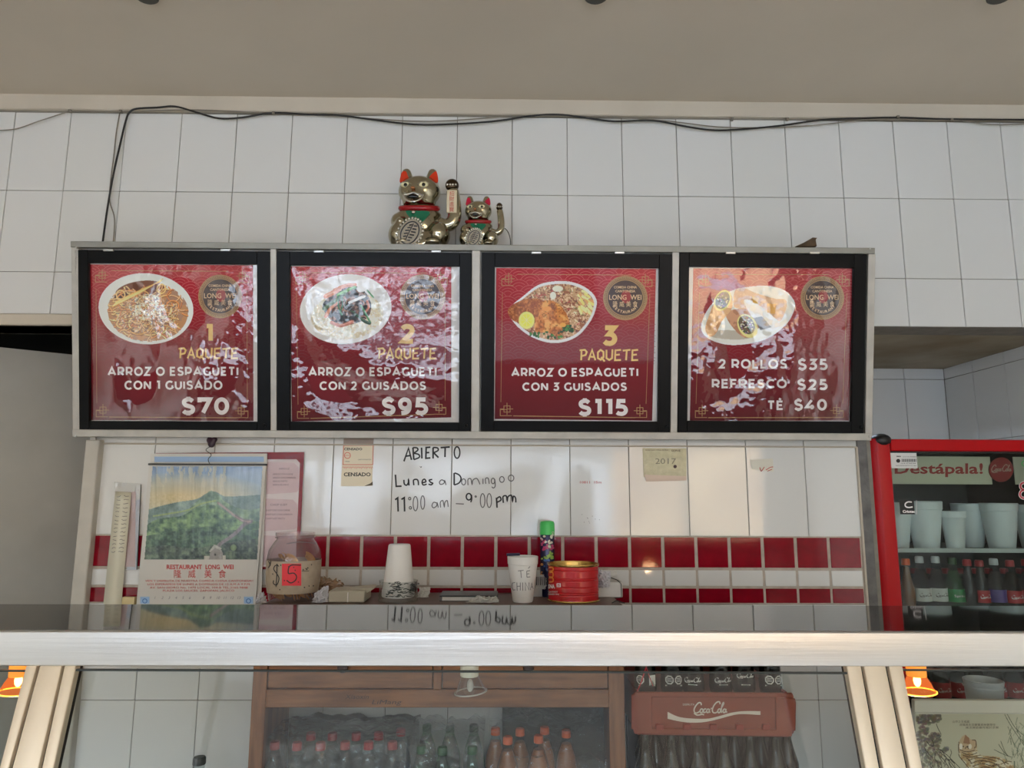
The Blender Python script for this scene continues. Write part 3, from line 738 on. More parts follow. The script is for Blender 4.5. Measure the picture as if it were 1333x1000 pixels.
def food_plate(C, cx, cy, rx, ry, rot, col=(206,208,212), rim=(232,232,236), shade=(176,180,186)):
    C.put(C.m_ell(cx, cy, rx, ry, rot), rim); C.put(C.m_ell(cx, cy, rx-1.3, ry-1.3, rot), col)
def food_spag(par):
    C = Canvas(124, 352, 254, 450, 2.4); R = random.Random(5)
    food_plate(C, 190, 402, 62, 46.5, .08, (200,206,200))
    C.put(C.m_ell(192.5, 407, 52, 37, .05), (168,124,88)); inside = C.m_ell(192.5, 406, 53, 39, .05)
    nz = C.noise(5, 3); C.put(inside & (nz > .55), (150,116,96)); C.put(C.m_ell(182, 378, 32, 12, -.15), (104,58,40)); C.put(C.m_ell(158, 386, 9, 8), (66,40,38))
    for i in range(150):
        an = R.uniform(0, 6.28); rr = math.sqrt(R.random()); x = 192+46*rr*math.cos(an); y = 407+32*rr*math.sin(an)
        L_ = R.uniform(16, 46); th = R.uniform(0, 6.28); cv = R.choice((-1,1))*R.uniform(.10,.34); pts = []
        for k in range(12):
            pts.append((x, y)); th += cv; x += L_/12*math.cos(th); y += L_/12*math.sin(th)*.8
        b_ = R.choice(((222,164,110),(232,180,126),(206,140,86),(214,168,128),(190,122,80),(236,196,142)))
        w_ = R.uniform(1.3, 2.1); C.put(C.m_stroke([(p[0]+.2, p[1]+.7) for p in pts], w_) & inside, (128,84,60)); C.put(C.m_stroke(pts, w_*.8) & inside, b_)
    for k in range(9): C.put(C.m_stroke([(146+k*.7, 400-k*1.0), (180+k, 383-k), (212-k*.4, 363+k*.5)], 1.0), R.choice(((222,184,110),(206,160,84),(240,212,150))))
    for (cx, cy) in ((157,384),(210,376)): C.put(C.m_stroke(ell(cx, cy, 5.5, 6, 14), 1.7), (222,176,118))
    nz = C.noise(2.6, 3); C.put(C.m_ell(192, 400, 24, 17, 0) & (nz > .56), (206,204,186)); nz = C.noise(2.0, 2); C.put(C.m_ell(192, 410, 42, 25, 0) & (nz > .70), (112,100,98)); C.put(C.m_ell(192, 410, 42, 25, 0) & (nz < .26), (196,176,160))
    C.build('food_picture', YP-.0006, par, M_food, f=smap(YP-.0006), gain=1.18)
def food_rice(par):
    C = Canvas(386, 354, 514, 450, 2.0); R = random.Random(6)
    food_plate(C, 450, 402.5, 60, 45.5, -.12, (206,210,216), (236,236,240))
    C.put(C.m_ell(452, 411, 47, 30, -.1), (214,208,190)); nz = C.noise(5, 3)
    C.put(C.m_ell(452, 411, 47, 31, -.1) & (nz > .52), (192,180,152))
    for i in range(420):
        an = R.uniform(0, 6.28); rr = math.sqrt(R.random()); x = 452+46*rr*math.cos(an); y = 411+30*rr*math.sin(an); t_ = R.uniform(0, 3.14)
        C.put(C.m_stroke([(x, y), (x+2*math.cos(t_), y+2*math.sin(t_))], 1.1), R.choice(((236,232,220),(222,214,194),(206,194,166))))
    C.put(C.m_poly(cat([(420,398),(430,385),(445,375),(462,372),(475,380),(483,395),(480,412),(466,420),(446,424),(430,416)],5,True)), (42,34,30))
    beef = C.m_poly(cat([(420,398),(430,385),(445,375),(462,372),(475,380),(483,395),(480,412),(466,420),(446,424),(430,416)],5,True)); nz = C.noise(5, 4)
    C.put(beef & (nz > .55), (92,62,48)); C.put(beef & (nz > .64), (132,96,78)); C.put(beef & (nz < .36), (24,24,22))
    for i in range(26):
        x, y = R.uniform(428,476), R.uniform(380,416); t_ = R.uniform(-.6,.6); C.put(beef & C.m_stroke(cat([(x, y), (x+5*math.cos(t_), y+4*math.sin(t_)), (x+9*math.cos(t_+.4), y+8*math.sin(t_+.4))], 3), R.uniform(1,2.4)), R.choice(((104,70,54),(60,44,38),(150,110,90),(50,72,44))))
    for pts, cl, wd in (([(424,386),(436,380),(442,376)],(196,126,94),6),([(436,378),(450,372),(462,371)],(184,112,86),5),([(424,412),(430,402),(440,393)],(196,120,88),4),
        ([(432,420),(444,424),(458,419)],(176,108,88),4.5),([(478,392),(480,400),(476,406)],(170,100,78),3),([(422,402),(430,396),(436,392),(448,382)],(70,96,62),5),
        ([(440,384),(450,379),(462,374)],(84,140,60),4),([(440,386),(441,400),(445,410)],(60,110,80),2),([(443,385),(446,395),(444,404)],(52,100,70),1.8),
        ([(470,398),(477,410),(482,420)],(52,112,62),2.4),([(478,378),(486,387)],(66,120,80),2),([(464,410),(474,418),(481,421)],(40,70,48),4)):
        C.put(C.m_stroke(cat(pts, 5), wd), cl); C.put(C.m_stroke(cat([(p[0]+.6, p[1]-wd*.2) for p in pts], 5), wd*.25), tuple(min(255, v+34) for v in cl))
    C.put(C.m_stroke([(455,394),(466,389),(474,386)], 3.4), (214,210,208)); C.put(C.m_ell(470, 376, 6, 4.5), (226,222,206))
    C.build('food_picture', YP-.0006, par, M_food, f=smap(YP-.0006), gain=1.18)
def food_chicken(par):
    C = Canvas(656, 362, 782, 450, 2.0); R = random.Random(8)
    out = cat([(662,408),(672,424),(690,438),(712,446),(732,446),(752,438),(768,420),(776,402),(776,388),(764,375),(745,367),(722,366),(700,371),(680,386),(668,396)], 5, True)
    C.put(C.m_poly(out), (232,230,240)); ins = C.m_poly([(719+(x-719)*.93, 406+(y-406)*.90) for x, y in out])
    C.put(ins, (176,142,108)); nz = C.noise(3, 3)
    C.put(ins & (nz > .52), (138,88,64)); nz = C.noise(2, 2); C.put(ins & (nz > .68), (206,178,148)); C.put(ins & (nz < .3), (100,62,60))
    for i in range(90):
        x = R.uniform(690, 770); y = R.uniform(370, 430); t_ = R.uniform(0, 3.14)
        C.put(ins & C.m_stroke([(x, y), (x+4*math.cos(t_), y+4*math.sin(t_))], 1.0), R.choice(((206,170,130),(170,70,70),(224,206,176),(96,110,70))))
    for i in range(24):
        x = R.uniform(752, 772); y = R.uniform(378, 408); t_ = R.uniform(.4, 1.4)
        C.put(ins & C.m_stroke([(x, y), (x+7*math.cos(t_), y+7*math.sin(t_))], 3), R.choice(((236,214,150),(222,196,120),(196,150,100))))
    C.put(C.m_ell(726, 376, 7, 4), (232,206,186)); C.put(C.m_ell(720, 385, 4, 5), (236,220,190))
    leg = C.m_poly(cat([(661,403),(672,394),(690,389),(706,391),(703,404),(698,418),(688,422),(674,420),(664,414)], 5, True))
    C.put(leg, (138,76,42)); thigh = C.m_poly(cat([(704,394),(716,391),(730,398),(739,412),(742,426),(734,433),(727,438),(712,433),(698,432),(696,420),(700,406)], 5, True))
    C.put(thigh, (168,98,46)); nz = C.noise(8, 4); C.put(thigh & (nz > .54), (188,122,62)); C.put(thigh & (nz > .64), (214,154,88)); C.put(thigh & (nz < .40), (132,76,40)); C.put(leg & (nz > .56), (156,92,52)); n2_ = C.noise(2, 3); C.put((thigh | leg) & (n2_ > .62), (204,140,84), .5); C.put((thigh | leg) & (n2_ < .34), (104,56,32), .6)
    for i in range(60):
        x = R.choice((R.uniform(690, 735), R.uniform(733, 746))); y = 436+R.uniform(-4, 4)-(8 if x > 733 else 0); C.put(C.m_ell(x, y, R.uniform(1, 2.4), R.uniform(1, 2)), R.choice(((40,84,44),(66,118,58),(30,62,36))))
    C.put(C.m_ell(712, 402, 6, 3), (206,140,76)); C.put(C.m_ell(733, 423, 4, 3), (214,150,70))
    C.put(C.m_ell(685.5, 417, 10.3, 11.2), (200,206,110)); C.put(C.m_ell(685.5, 417, 9, 9.8), (226,224,120)); C.put(C.m_ell(685.5, 417, 7.6, 8.2), (206,206,84))
    for k in range(8):
        t_ = k*math.pi/4; C.put(C.m_stroke([(685.5, 417), (685.5+7*math.cos(t_), 417+7.5*math.sin(t_))], .7), (232,230,150))
    C.build('food_picture', YP-.0006, par, M_food, f=smap(YP-.0006), gain=1.18)
def food_rolls(par):
    C = Canvas(908, 366, 1040, 456, 2.0); R = random.Random(9)
    out = cat([(912.5,424),(916,436),(930,445),(952,449.5),(980,447),(1005,438),(1026,420),(1035,400),(1032,388),(1020,377),(1000,372),(975,373),(950,379),(930,392),(918,408)], 5, True)
    C.put(C.m_poly(out), (232,230,230)); C.put(C.m_poly([(973+(x-973)*.965, 411+(y-411)*.95) for x, y in out]), (204,204,196))
    C.put(C.m_ell(950, 436, 30, 6, .05), (168,160,146))
    def roll(pts, cl, hi):
        m = C.m_poly(cat(pts, 5, True)); C.put(m, cl); nz = C.noise(7, 3); C.put(m & (nz > .55), hi)
    roll([(957,378),(968,375),(985,382),(1010,389),(1022,390),(1024,400),(1016,418),(1008,414),(985,404),(965,402),(955,398)], (186,146,116), (206,168,134))
    roll([(945,408),(960,402),(974,403),(978,412),(990,420),(985,430),(970,440),(952,424)], (160,114,88), (184,138,108))
    roll([(918,428),(924,408),(930,396),(950,384),(954,396),(950,406),(940,418),(932,434),(924,438)], (204,164,120), (186,140,98))
    roll([(968,392),(980,392),(1004,410),(1016,424),(998,430),(978,410)], (206,200,190), (222,216,206))
    C.put(C.m_poly([(981,414),(992,412),(1004,426),(990,430)]), (112,112,116))
    C.put(C.m_ell(940.5, 391, 10.5, 14.5, .5), (222,196,128)); C.put(C.m_ell(940.5, 391, 8.5, 12, .5), (96,96,84))
    C.put(C.m_ell(973, 424.5, 12, 16.5, -.55), (226,196,130)); C.put(C.m_ell(972, 423, 9.5, 13, -.55), (96,88,72))
    for cx, cy, rx, ry in ((940.5,391,7,10),(972,423,8,11)):
        for i in range(70):
            an = R.uniform(0, 6.28); rr = math.sqrt(R.random()); C.put(C.m_ell(cx+rx*rr*math.cos(an), cy+ry*rr*math.sin(an), R.uniform(.7,1.6), R.uniform(.6,1.2), R.uniform(0,3)), R.choice(((206,196,160),(120,70,60),(70,90,60),(50,40,44),(226,220,190),(150,120,150))))
    C.put(C.m_poly([(979,385),(988,388),(987,396),(980,394)]), (214,160,74)); C.put(C.m_poly([(998,395),(1010,396),(1009,409),(999,407)]), (206,150,70))
    C.build('food_picture', YP-.0006, par, M_food, f=smap(YP-.0006), gain=1.18)
menu((99.8,327.6,352.2,561.6), {'inner': (117,344.3,335,548), 'quad': ((117,344.3),(329.3,345.3),(330,548),(118,547)), 'hinge': (143,295), 'paq': (233,311,453.5,466.5)}, (.0052, (-.6,.9), 3),
     'first menu panel from the left, spaghetti plate, package one at 70 pesos', 1, ('1', 266.5, 277.5, 421.5, 446.5),
     [('ARROZ O ESPAGUETI', 140, 310.5, 477.5, 489.5), ('CON 1 GUISADO', 162, 289.5, 495.5, 507.5)], ('$70', 236, 298.5, 517.5, 540), (286.5, 386, 29), food_spag)
menu((360.8,329.4,613.8,561.8), {'inner': (377.8,347,598.4,549), 'quad': ((377.8,347),(587.5,347.5),(587.5,543.5),(380,548.8)), 'hinge': (416,568), 'paq': (492,569,453.5,467)}, (.0046, (.3,1.6), 12),
     'second menu panel from the left, beef and rice bowl, package two at 95 pesos', 2, ('2', 520, 541, 422, 447.5),
     [('ARROZ O ESPAGUETI', 401.5, 568.5, 478, 490), ('CON 2 GUISADOS', 416, 554.5, 496.5, 508)], ('$95', 496.5, 557.5, 517.5, 540.5), (550, 386.5, 30), food_rice)
menu((626,331,874.4,563.5), {'inner': (643,349,858,547.8), 'quad': ((646,349),(854,350.2),(849,547.8),(644,545.5)), 'hinge': (698,806), 'paq': (755,832,455.5,469)}, (.0004, (-.3,.4), 5),
     'third menu panel from the left, fried chicken plate with lime, package three at 115 pesos', 3, ('3', 783.5, 804, 423.5, 450.5),
     [('ARROZ O ESPAGUETI', 665.5, 831, 479, 490.5), ('CON 3 GUISADOS', 680, 816, 498, 509)], ('$115', 752.5, 817.5, 519.5, 541.5), (814, 388, 29.5), food_chicken)
menu((882,331.3,1127.4,564.3), {'inner': (894.5,349,1111,547.8), 'quad': ((902.5,349.3),(1110.5,349.5),(1105,547.6),(898,547.8)), 'hinge': (950,1059), 'paq': None}, (.0040, (-.2,1.0), 21),
     'rightmost menu panel with spring rolls plate and the rolls, soda and tea prices', 4, None,
     [('2 ROLLOS', 935.5, 1024.5, 467.5, 480), ('REFRESCO', 926.5, 1024.5, 493.5, 505.5), ('T\u00c8', 998.5, 1020, 521.5, 534),
      ('$35', 1038.5, 1077.5, 467, 482), ('$25', 1037.5, 1077.5, 493.5, 508), ('$40', 1033.5, 1076.5, 519.5, 534.5)], None, (1070.5, 388, 29), food_rolls)

# ================================================================== LUCKY CATS ON THE SIGN
M_brz = mat('bronze_chrome', (178,170,148), rough=.14, metal=1.0, bump=.05, bscale=12)
M_enr = mat('orange_red_enamel', (196,52,22), rough=.2); M_enr2 = mat('crimson_enamel', (176,20,52), rough=.2)
M_col = mat('red_collar_enamel', (150,16,24), rough=.2); M_bib = mat('green_bib_enamel', (38,120,88), rough=.15, metal=.4)
M_eyew = mat('pale_gold_eye', (224,214,170), rough=.3); M_eyeb = mat('black_pupil', (16,14,12), rough=.2)
M_plq = mat('cream_plaque', (214,200,170), rough=.4); M_plr = mat('plaque_red_text', (190,60,50), rough=.4)
M_silv = mat('silver_chrome', (210,208,200), rough=.18, metal=1.0); M_eng = mat('dark_engraving', (36,34,40), rough=.5)
def remesh(mb, name, m, parent, voxel, smooth=6):
    o = mb.build(name, m, parent, fix=True)
    md = o.modifiers.new('r', 'REMESH'); md.mode = 'VOXEL'; md.voxel_size = voxel
    sm = o.modifiers.new('s', 'SMOOTH'); sm.iterations = smooth; sm.factor = .6
    dg = bpy.context.evaluated_depsgraph_get(); me = bpy.data.meshes.new_from_object(o.evaluated_get(dg))
    o.modifiers.clear(); o.data = me; me.shade_smooth()
    if m and not me.materials: me.materials.append(m)
    return o
def cat_fig(cx, s, label, inner, arm_r, coin_dark=True, zoomc=(395,725)):
    """s = metres per drawing unit (the cat is ~610 units tall); x right, z up from the base, y towards the wall"""
    yb = YW-.10; base = Vector((cx, yb, SIGN_TOP))
    t = thing('lucky_cat', label, 'cat figurine', base, 'waving cat figurines on the sign')
    zref = at(548, 318.5, yb).z
    def U(x, z, y=0):      # drawing units; parts nearer the viewer sit a little lower, as the low viewpoint shows them
        return base+Vector(((x-395)*s, y*s, max(zref-base.z+(725-z)*s+.37*y*s, 12*s)))
    b = MB()
    b.ball(U(395,580,20), 165*s, 130*s, 150*s, 24)                    # torso
    b.ball(U(395,500,15), 175*s, 105*s, 70*s, 24)                    # shoulders
    b.ball(U(255,655,-40), 82*s, 110*s, 100*s, 20); b.ball(U(552,650,-30), 88*s, 120*s, 100*s, 20)   # thighs
    b.ball(U(245,545,-10), 62*s, 70*s, 68*s, 18)                      # lowered arm
    b.ball(U(272,548,-95), 40*s, 40*s, 40*s, 14)                     # paw holding the coin
    b.ball(U(300,708,-120), 55*s, 60*s, 30*s, 14); b.ball(U(520,705,-125), 62*s, 62*s, 32*s, 14)   # feet
    b.lathe(Vector((cx, yb+20*s, SIGN_TOP)), [(165*s,1*s),(176*s,30*s),(172*s,90*s),(150*s,150*s)], 24)
    remesh(b, 'body', M_brz, t, 11*s, 8)
    b = MB(); b.ball(U(395,305,0), 162*s, 120*s, 122*s, 28); b.ball(U(375,352,-50), 96*s, 82*s, 60*s, 20); b.ball(U(395,390,0), 130*s, 95*s, 60*s, 20)
    for sx, ex in ((-1,299),(1,486)):
        for k in range(8):
            f = k/7; b.ball(U(ex+sx*(f*10-4), 245-92*f, 0), (60-22*f)*s, 32*s, (48-12*f)*s, 14)
    hd = remesh(b, 'head', M_brz, t, 9*s, 6)
    for sx, ex in ((-1,287),(1,500)):                                 # inner ears
        o_ = cat([(ex-46*1,238),(ex-44+(6 if sx>0 else 0),190),(ex-18+(26 if sx>0 else -10),140),(ex+(30 if sx>0 else 6),136),(ex+(44 if sx>0 else 26),180),(ex+(44 if sx>0 else 50),232),(ex,226)], 4, True)
        b = MB(); b.prism([U(x, z, -34) for x, z in [(ex+(x-ex)*.82, 186+(z-186)*.86) for x, z in o_]], (0, 10*s, 0)); b.build('inner_ear', inner, t)
    def face(x, z, out=0):        # y of the head surface where drawing point (x, z) falls
        y = -100.0
        for _ in range(12):
            za = z+.37*y*0; q1 = 1-((x-395)/160)**2-((z-305-.37*y*-1+0)/122)**2 if False else 1-((x-395)/158)**2-((z-305+.37*-y*1.0)/120)**2
            y = -118*math.sqrt(max(q1, .05))
        return y-out
    for ex, ez in ((300,256),(438,254)):
        fy = face(ex, ez-0)
        b = MB(); b.ball(U(ex, ez, fy-3), 37*s, 13*s, 20*s, 16); e_ = b.build('eye', M_eyew, t)
        b = MB(); b.ball(U(ex+2, ez+1, fy-14), 14*s, 6*s, 15*s, 14); b.build('pupil', M_eyeb, e_)
        b = MB(); b.tube([U(ex-44, ez+2, face(ex-44, ez)-8), U(ex-20, ez-20, fy-12), U(ex+15, ez-24, fy-12), U(ex+44, ez-6, face(ex+44, ez)-8)], 5*s, 6); b.build('brow', M_silv, t)
    b = MB(); b.ball(U(360,282,-128), 18*s, 14*s, 13*s, 12); b.build('nose', mat('copper_nose', (170,110,70), rough=.25, metal=.8), t)
    b = MB(); b.ball(U(366,350,-128), 42*s, 14*s, 17*s, 16); mo = b.build('mouth', M_eyeb, t)
    b = MB(); b.tube([U(x, z, -138+abs(x-366)*.35) for x, z in cat([(292,338),(310,372),(345,390),(385,388),(425,365),(440,335)],4)], 8*s, 8); b.build('lip', M_silv, mo)
    b = MB(); b.tube([U(x, z, -134+abs(x-366)*.3) for x, z in cat([(300,336),(335,330),(366,322),(400,330),(436,336)],4)], 7*s, 8); b.build('lip', M_silv, mo)
    b = MB(); b.tube([U(395+138*math.cos(a_), 438, 5+92*math.sin(a_)) for a_ in [2*math.pi*k/28 for k in range(28)]], 22*s, 10, closed=True); b.build('collar', M_col, t)
    bibp = cat([(312,462),(390,462),(486,468),(460,520),(420,558),(404,562),(372,535),(330,500)], 4, True)
    b = MB(); b.prism([U(x, z, -128+abs(x-400)*.30) for x, z in bibp], (0, 34*s, 0)); b.build('bib', M_bib, t)
    b = MB(); b.ball(U(372,474,-136), 15*s, 15*s, 13*s, 12); b.build('bell', M_silv, t)
    # oval coin
    R_ = Matrix.Rotation(math.radians(24), 3, 'Y'); c_ = U(352,634,-165)
    def cn(u, v, y=0): return c_+R_ @ Vector((u*s, y*s, v*s))
    b = MB(); b.prism([cn(82*math.cos(a_), 112*math.sin(a_)) for a_ in [2*math.pi*k/32 for k in range(32)]], (0, 22*s, 0)); co = b.build('coin', M_silv, t, bevel=4*s)
    for k in range(26):
        a_ = 2*math.pi*k/26
        if k < 1: b = MB()
        b.ball(cn(90*math.cos(a_), 121*math.sin(a_), 6), 11*s, 10*s, 11*s, 8)
    o_ = b.build('coin_beading', M_silv, co); o_['kind'] = 'stuff'
    fl = Flat(lambda x, y: cn(x, y, -1.5)); fl.stroke(ell(0, 0, 62, 90, 28), 9)
    for k in range(6):
        y = -62+k*24; fl.stroke([(-40+abs(y)*.2, y-8), (-12, y+6)], 10); fl.stroke([(4, y+2), (40-abs(y)*.2, y+10)], 10)
    fl.stroke([(-6,-76),(-6,76)], 7); fl.build('engraving', M_eng, co)
    # raised arm
    b = MB(); el = cat([(545,548),(600,572),(640,560),(664,520),(668,470),(664,400),(655,330),(646,290)], 4); n = len(el)
    b.tube([U(x, z, -20) for x, z in el], [(46+8*math.sin(k/n*3.0))*s*arm_r for k in range(n)], 14); ar = remesh(b, 'raised_arm', M_brz, t, 9*s, 3)
    b = MB(); b.ball(U(645,252,-22), 53*s*arm_r, 50*s, 50*s, 18); pw = b.build('paw', mat('dark_bronze_chrome', (92,76,60), rough=.15, metal=1.0), ar)
    b = MB()
    for k in range(4): b.ball(U(612+k*21,248,-66), 9*s, 9*s, 10*s, 8)
    o_ = b.build('paw_toes', M_silv, ar); o_['kind'] = 'stuff'
    if arm_r >= 1:
        b = MB(); b.box(U(610,0).x, U(686,0).x, U(0,0,-76).y, U(0,0,-66).y, U(0,472,-76).z, U(0,292,-76).z); pq = b.build('plaque', M_plq, t, bevel=3*s)
        fl = Flat(lambda x, y: U(x, y, -77.5))
        for k, ch in enumerate('\u62db\u8ca1\u9032\u5bf6'[:4]): fl.text(ch, 630, 336+k*42, 30, x1=666)
        fl.build('plaque_lettering', M_plr, pq)
    return t
cxa = at(545.3, 280, YW-.10).x; sa = 99.0/610*0+.0
# scale from the photograph: ear tip row to rail row
def sc_(px, ytop, ybase):
    return (at(px, ytop, YW-.10).z-at(px, ybase, YW-.10).z)/610
s1_ = sc_(548, 219, 318); cat_fig(cxa, s1_, 'larger bronze waving cat with orange ears and a long cream arm plaque', M_enr, 1.0)
s2_ = sc_(622, 256, 320); cxb = at(622.5, 290, YW-.10).x; cat_fig(cxb, s2_, 'smaller bronze waving cat with crimson ears, right of the larger one', M_enr2, .78)
p = at(662, 300, YW-.03); b = MB(); b.tube([Vector(at(x, y, YW-.05)) for x, y in cat([(652,294),(660,300),(664,310),(664.5,322)], 5)], .0016, 6)
tag(b.build('wire', M_blk), 'thin black wire curving down behind the smaller cat', 'wire')
# scrap on the sign
pts = [P(x, y, YS+.03) for x, y in ((1036,320.5),(1046,316),(1055,311),(1058,309),(1064,309.5),(1062,312),(1063.5,320.5))]
b = MB(); b.prism([unflat(v) for v in pts], (0, .012, 0)); tag(b.build('cardboard_scrap', mat('dry_brown_scrap', (92,70,46), rough=.8, var=.4, vscale=60), bevel=.001), 'torn brown scrap lying on top of the sign near its right end', 'scrap')

# ================================================================== THINGS ON THE WALL UNDER THE SIGN
M_pap = mat('matt_white_paper', (206,204,198), rough=.7); M_pink = mat('faded_pink_print', (202,178,182), rough=.5)
M_lam = mat('red_laminated_menu', (130,8,26), rough=.35, spec=.2, bump=.1, bscale=18); M_dtxt = mat('dark_print', (70,40,44), rough=.6)
M_clear = thin('clear_laminate', ior=1.45, rough=.08, bump=.5, bscale=30, gain=.45)
def sheet(name, px, Y, m, parent=None, t=.0012, bev=0):
    b = MB(); b.slab([at(x, y, Y) for x, y in px], t); return b.build(name, m, parent, bevel=bev)
# red laminated menu behind the calendar
Yq = YW-.008
lm = thing('wall_menu', 'red laminated menu sheet with pale pink boxes half hidden behind the calendar', 'menu', at(300, 740, Yq))
sheet('sheet', [(200,742),(389,741),(396,588.5),(203,590)], Yq, M_lam, lm, .001)
b = Flat(pmap(Yq-.0003)); b.poly([(330,738),(384.5,738),(390.5,603),(386,598),(330,598)]); b.build('pale_panel', mat('pale_pink_white', (216,206,206), rough=.5), lm)
for y0, y1 in ((601,644),(649,692),(697,736)):
    xo = (741-y0)*.035; xo1 = (741-y1)*.035
    b = Flat(pmap(Yq-.0004)); b.poly([(340,y1),(384+xo1-1.5,y1-3),(385.5+xo1,y1-6),(384+xo,y0+8),(378+xo,y0+1.5),(340,y0)]); bx_ = b.build('pink_box', M_pink, lm)
f_ = Flat(pmap(Yq-.0007)); f_.text('ARROZ', 363, 611.5, 2.6, x1=377)
for k, tx_ in enumerate(('ARROZ CON CARNE','ARROZ CON CAMARON','ARROZ MIXTO','ARROZ BLANCO')): f_.text(tx_, 355, 618.5+k*4.6, 2.3, x1=355+len(tx_)*1.75)
f_.text('CHOP SUEY', 352, 658.5, 2.8, x1=374)
for k, tx_ in enumerate(('CHOP SUEY CON CARNE','CHOP SUEY CON CAMARON','CHOP SUEY MIXTO')): f_.text(tx_, 346, 665.5+k*5.4, 2.3, x1=346+len(tx_)*1.65)
f_.build('lettering', M_dtxt, lm)
sheet('laminate', [(200,744),(391,743),(398,586.5),(202,588)], Yq-.0022, M_clear, lm, .0005)
# calendars
def calendar(px, Y, label, full):
    c = thing('calendar', label, 'calendar', at((px[0][0]+px[1][0])/2, px[0][1], Y))
    sheet('sheet', px, Y, M_pap, c, .0025)
    return c
cb_ = calendar([(186,775),(340,775),(348,590.5),(196,590.5)], YW-.016, 'white calendar sheet with blue sky picture, the rear one of two hung together', False)
b = Flat(pmap(YW-.0165)); b.poly([(201,601.5),(343.5,601.5),(343.5,594.5),(201,594.5)]); b.build('picture', mat('blue_sky_print', (150,178,212), rough=.5), cb_)
cf = calendar([(170,870),(326,870),(346.5,604.5),(194,604.5)], YW-.024, 'front calendar with green mountain wall picture and red restaurant lettering', True)
b = MB(); a_, c_ = at(193.5, 604.5, YW-.026), at(347, 604.5, YW-.026); b.box(a_.x, c_.x, YW-.03, YW-.018, a_.z-.003, a_.z+.003); b.build('top_strip', mat('dark_metal_strip', (40,38,36), rough=.4), cf)
C = Canvas(186, 606, 343, 730, 1.6)
def lp(y): return 198.4-(y-606.7)*.0885
def rp(y): return 342-(y-606.7)*.0585
inside = (C.X > 198.4-(C.Y-606.7)*.0885) & (C.X < 342-(C.Y-606.7)*.0585) & (C.Y > 606.7) & (C.Y < 729)
u = (C.X-188)/154; v = (C.Y-606.7)/122.3
nz = C.noise(26, 4, 1, 2.2); sky = np.stack([96+60*v*2+nz*60, 124+50*v*2+nz*50, 168+10*v+nz*40], -1)
warm = np.clip(1.15-np.hypot((u-.32)*1.5, (v-.34)*4.2), 0, 1)[..., None]**.8; sky = sky*(1-warm)+np.array((222,196,142))*warm
C.put(inside, (0,0,0)); C.c = np.where(inside[..., None], sky, C.c)
n1 = C.noise(12, 4, 3, 1)
cl_ = (n1 > .56) & (v < .22) & inside & (u < .7); C.put(cl_, (206,196,170), .7)
def ridge(pts, col, tex, sc):
    m = C.m_poly([(lp(729)-4, 735)]+cat(pts, 5)+[(350, 735)]) & inside
    n_ = C.noise(sc, 4)[..., None]; n_ = np.clip((n_-.5)*2.2+.5, 0, 1); base = np.array(col)*(1-n_)*.9+np.array(tex)*n_*1.12
    C.c = np.where(m[..., None], base, C.c)
ridge([(180,668),(205,660),(230,654),(255,650),(268,643),(280,640),(292,646),(310,646),(345,644)], (96,120,116), (130,150,140), 14)
ridge([(240,668),(255,654),(266,645),(275,639),(285,645),(296,655),(320,664),(345,660)], (84,112,98), (128,152,120), 8)
ridge([(180,690),(205,676),(235,672),(255,662),(275,657),(290,664),(310,676),(345,680)], (54,84,70), (116,146,98), 6)
ridge([(180,700),(210,694),(240,690),(270,686),(300,690),(345,690)], (40,62,56), (84,112,84), 5)
ridge([(180,716),(215,710),(250,714),(300,706),(345,700)], (34,46,48), (92,108,88), 5)
C.put(C.m_stroke(cat([(200,672),(225,668),(245,664),(262,656),(280,652)],4), 2.2) & inside, (150,170,104), .8)
wall_p = cat([(284,655),(296,664),(306,672),(316,678),(326,679),(318,682),(308,692),(298,700),(286,708),(282,716),(280,722)], 5)
C.put(C.m_stroke(wall_p, 3.2) & inside, (150,138,134)); C.put(C.m_stroke([(x+1.3, y) for x, y in wall_p[10:]], 4.4) & inside, (122,112,116)); C.put(C.m_stroke(wall_p[:24], 1.2) & inside, (176,150,140))
C.put(C.m_poly([(272,729),(274,717),(280,711),(287,714),(290,720),(290,729)]) & inside, (150,142,136)); C.put(C.m_poly([(272,718),(279,709),(289,714),(286,716),(280,713),(274,719)]) & inside, (186,180,170)); C.put(C.m_ell(280,722,1.2,1.6), (50,46,46)); C.put(C.m_poly([(266,729),(266,724),(294,723),(294,729)]) & inside & ~C.m_poly([(272,729),(274,717),(280,711),(287,714),(290,720),(290,729)]), (196,188,176))
C.put(inside & (C.m_ell(304,713,4,4)), (120,144,90), .8)
glare_streak = (C.noise(3.5, 3, 1, .08)[..., None]-.45)*46; glare = np.array((150,172,170)); C.c = np.where(inside[..., None], C.c*.80+glare*.20+glare_streak+(C.noise(2.2, 2)[..., None]-.5)*26*(v[..., None] > .3), C.c)  # glare tint and vertical reflection streaks painted into the picture
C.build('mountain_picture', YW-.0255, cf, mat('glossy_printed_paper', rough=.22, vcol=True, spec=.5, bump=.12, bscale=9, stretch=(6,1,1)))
M_rp = mat('red_print', (196,52,56), rough=.6)
f_ = Flat(pmap(YW-.0255)); f_.text('RESTAURANT', 217, 741, 5.8, x1=263, bold=.02); f_.text('LONG', 267.5, 741, 5.8, x1=286, bold=.02); f_.text('WEI', 290.5, 741, 5.8, x1=304, bold=.02)
for x, ch in ((226.5,'隆'),(245,'威'),(266,'美'),(284.5,'食')): f_.text(ch, x, 751.5, 8.2, x1=x+9.5)
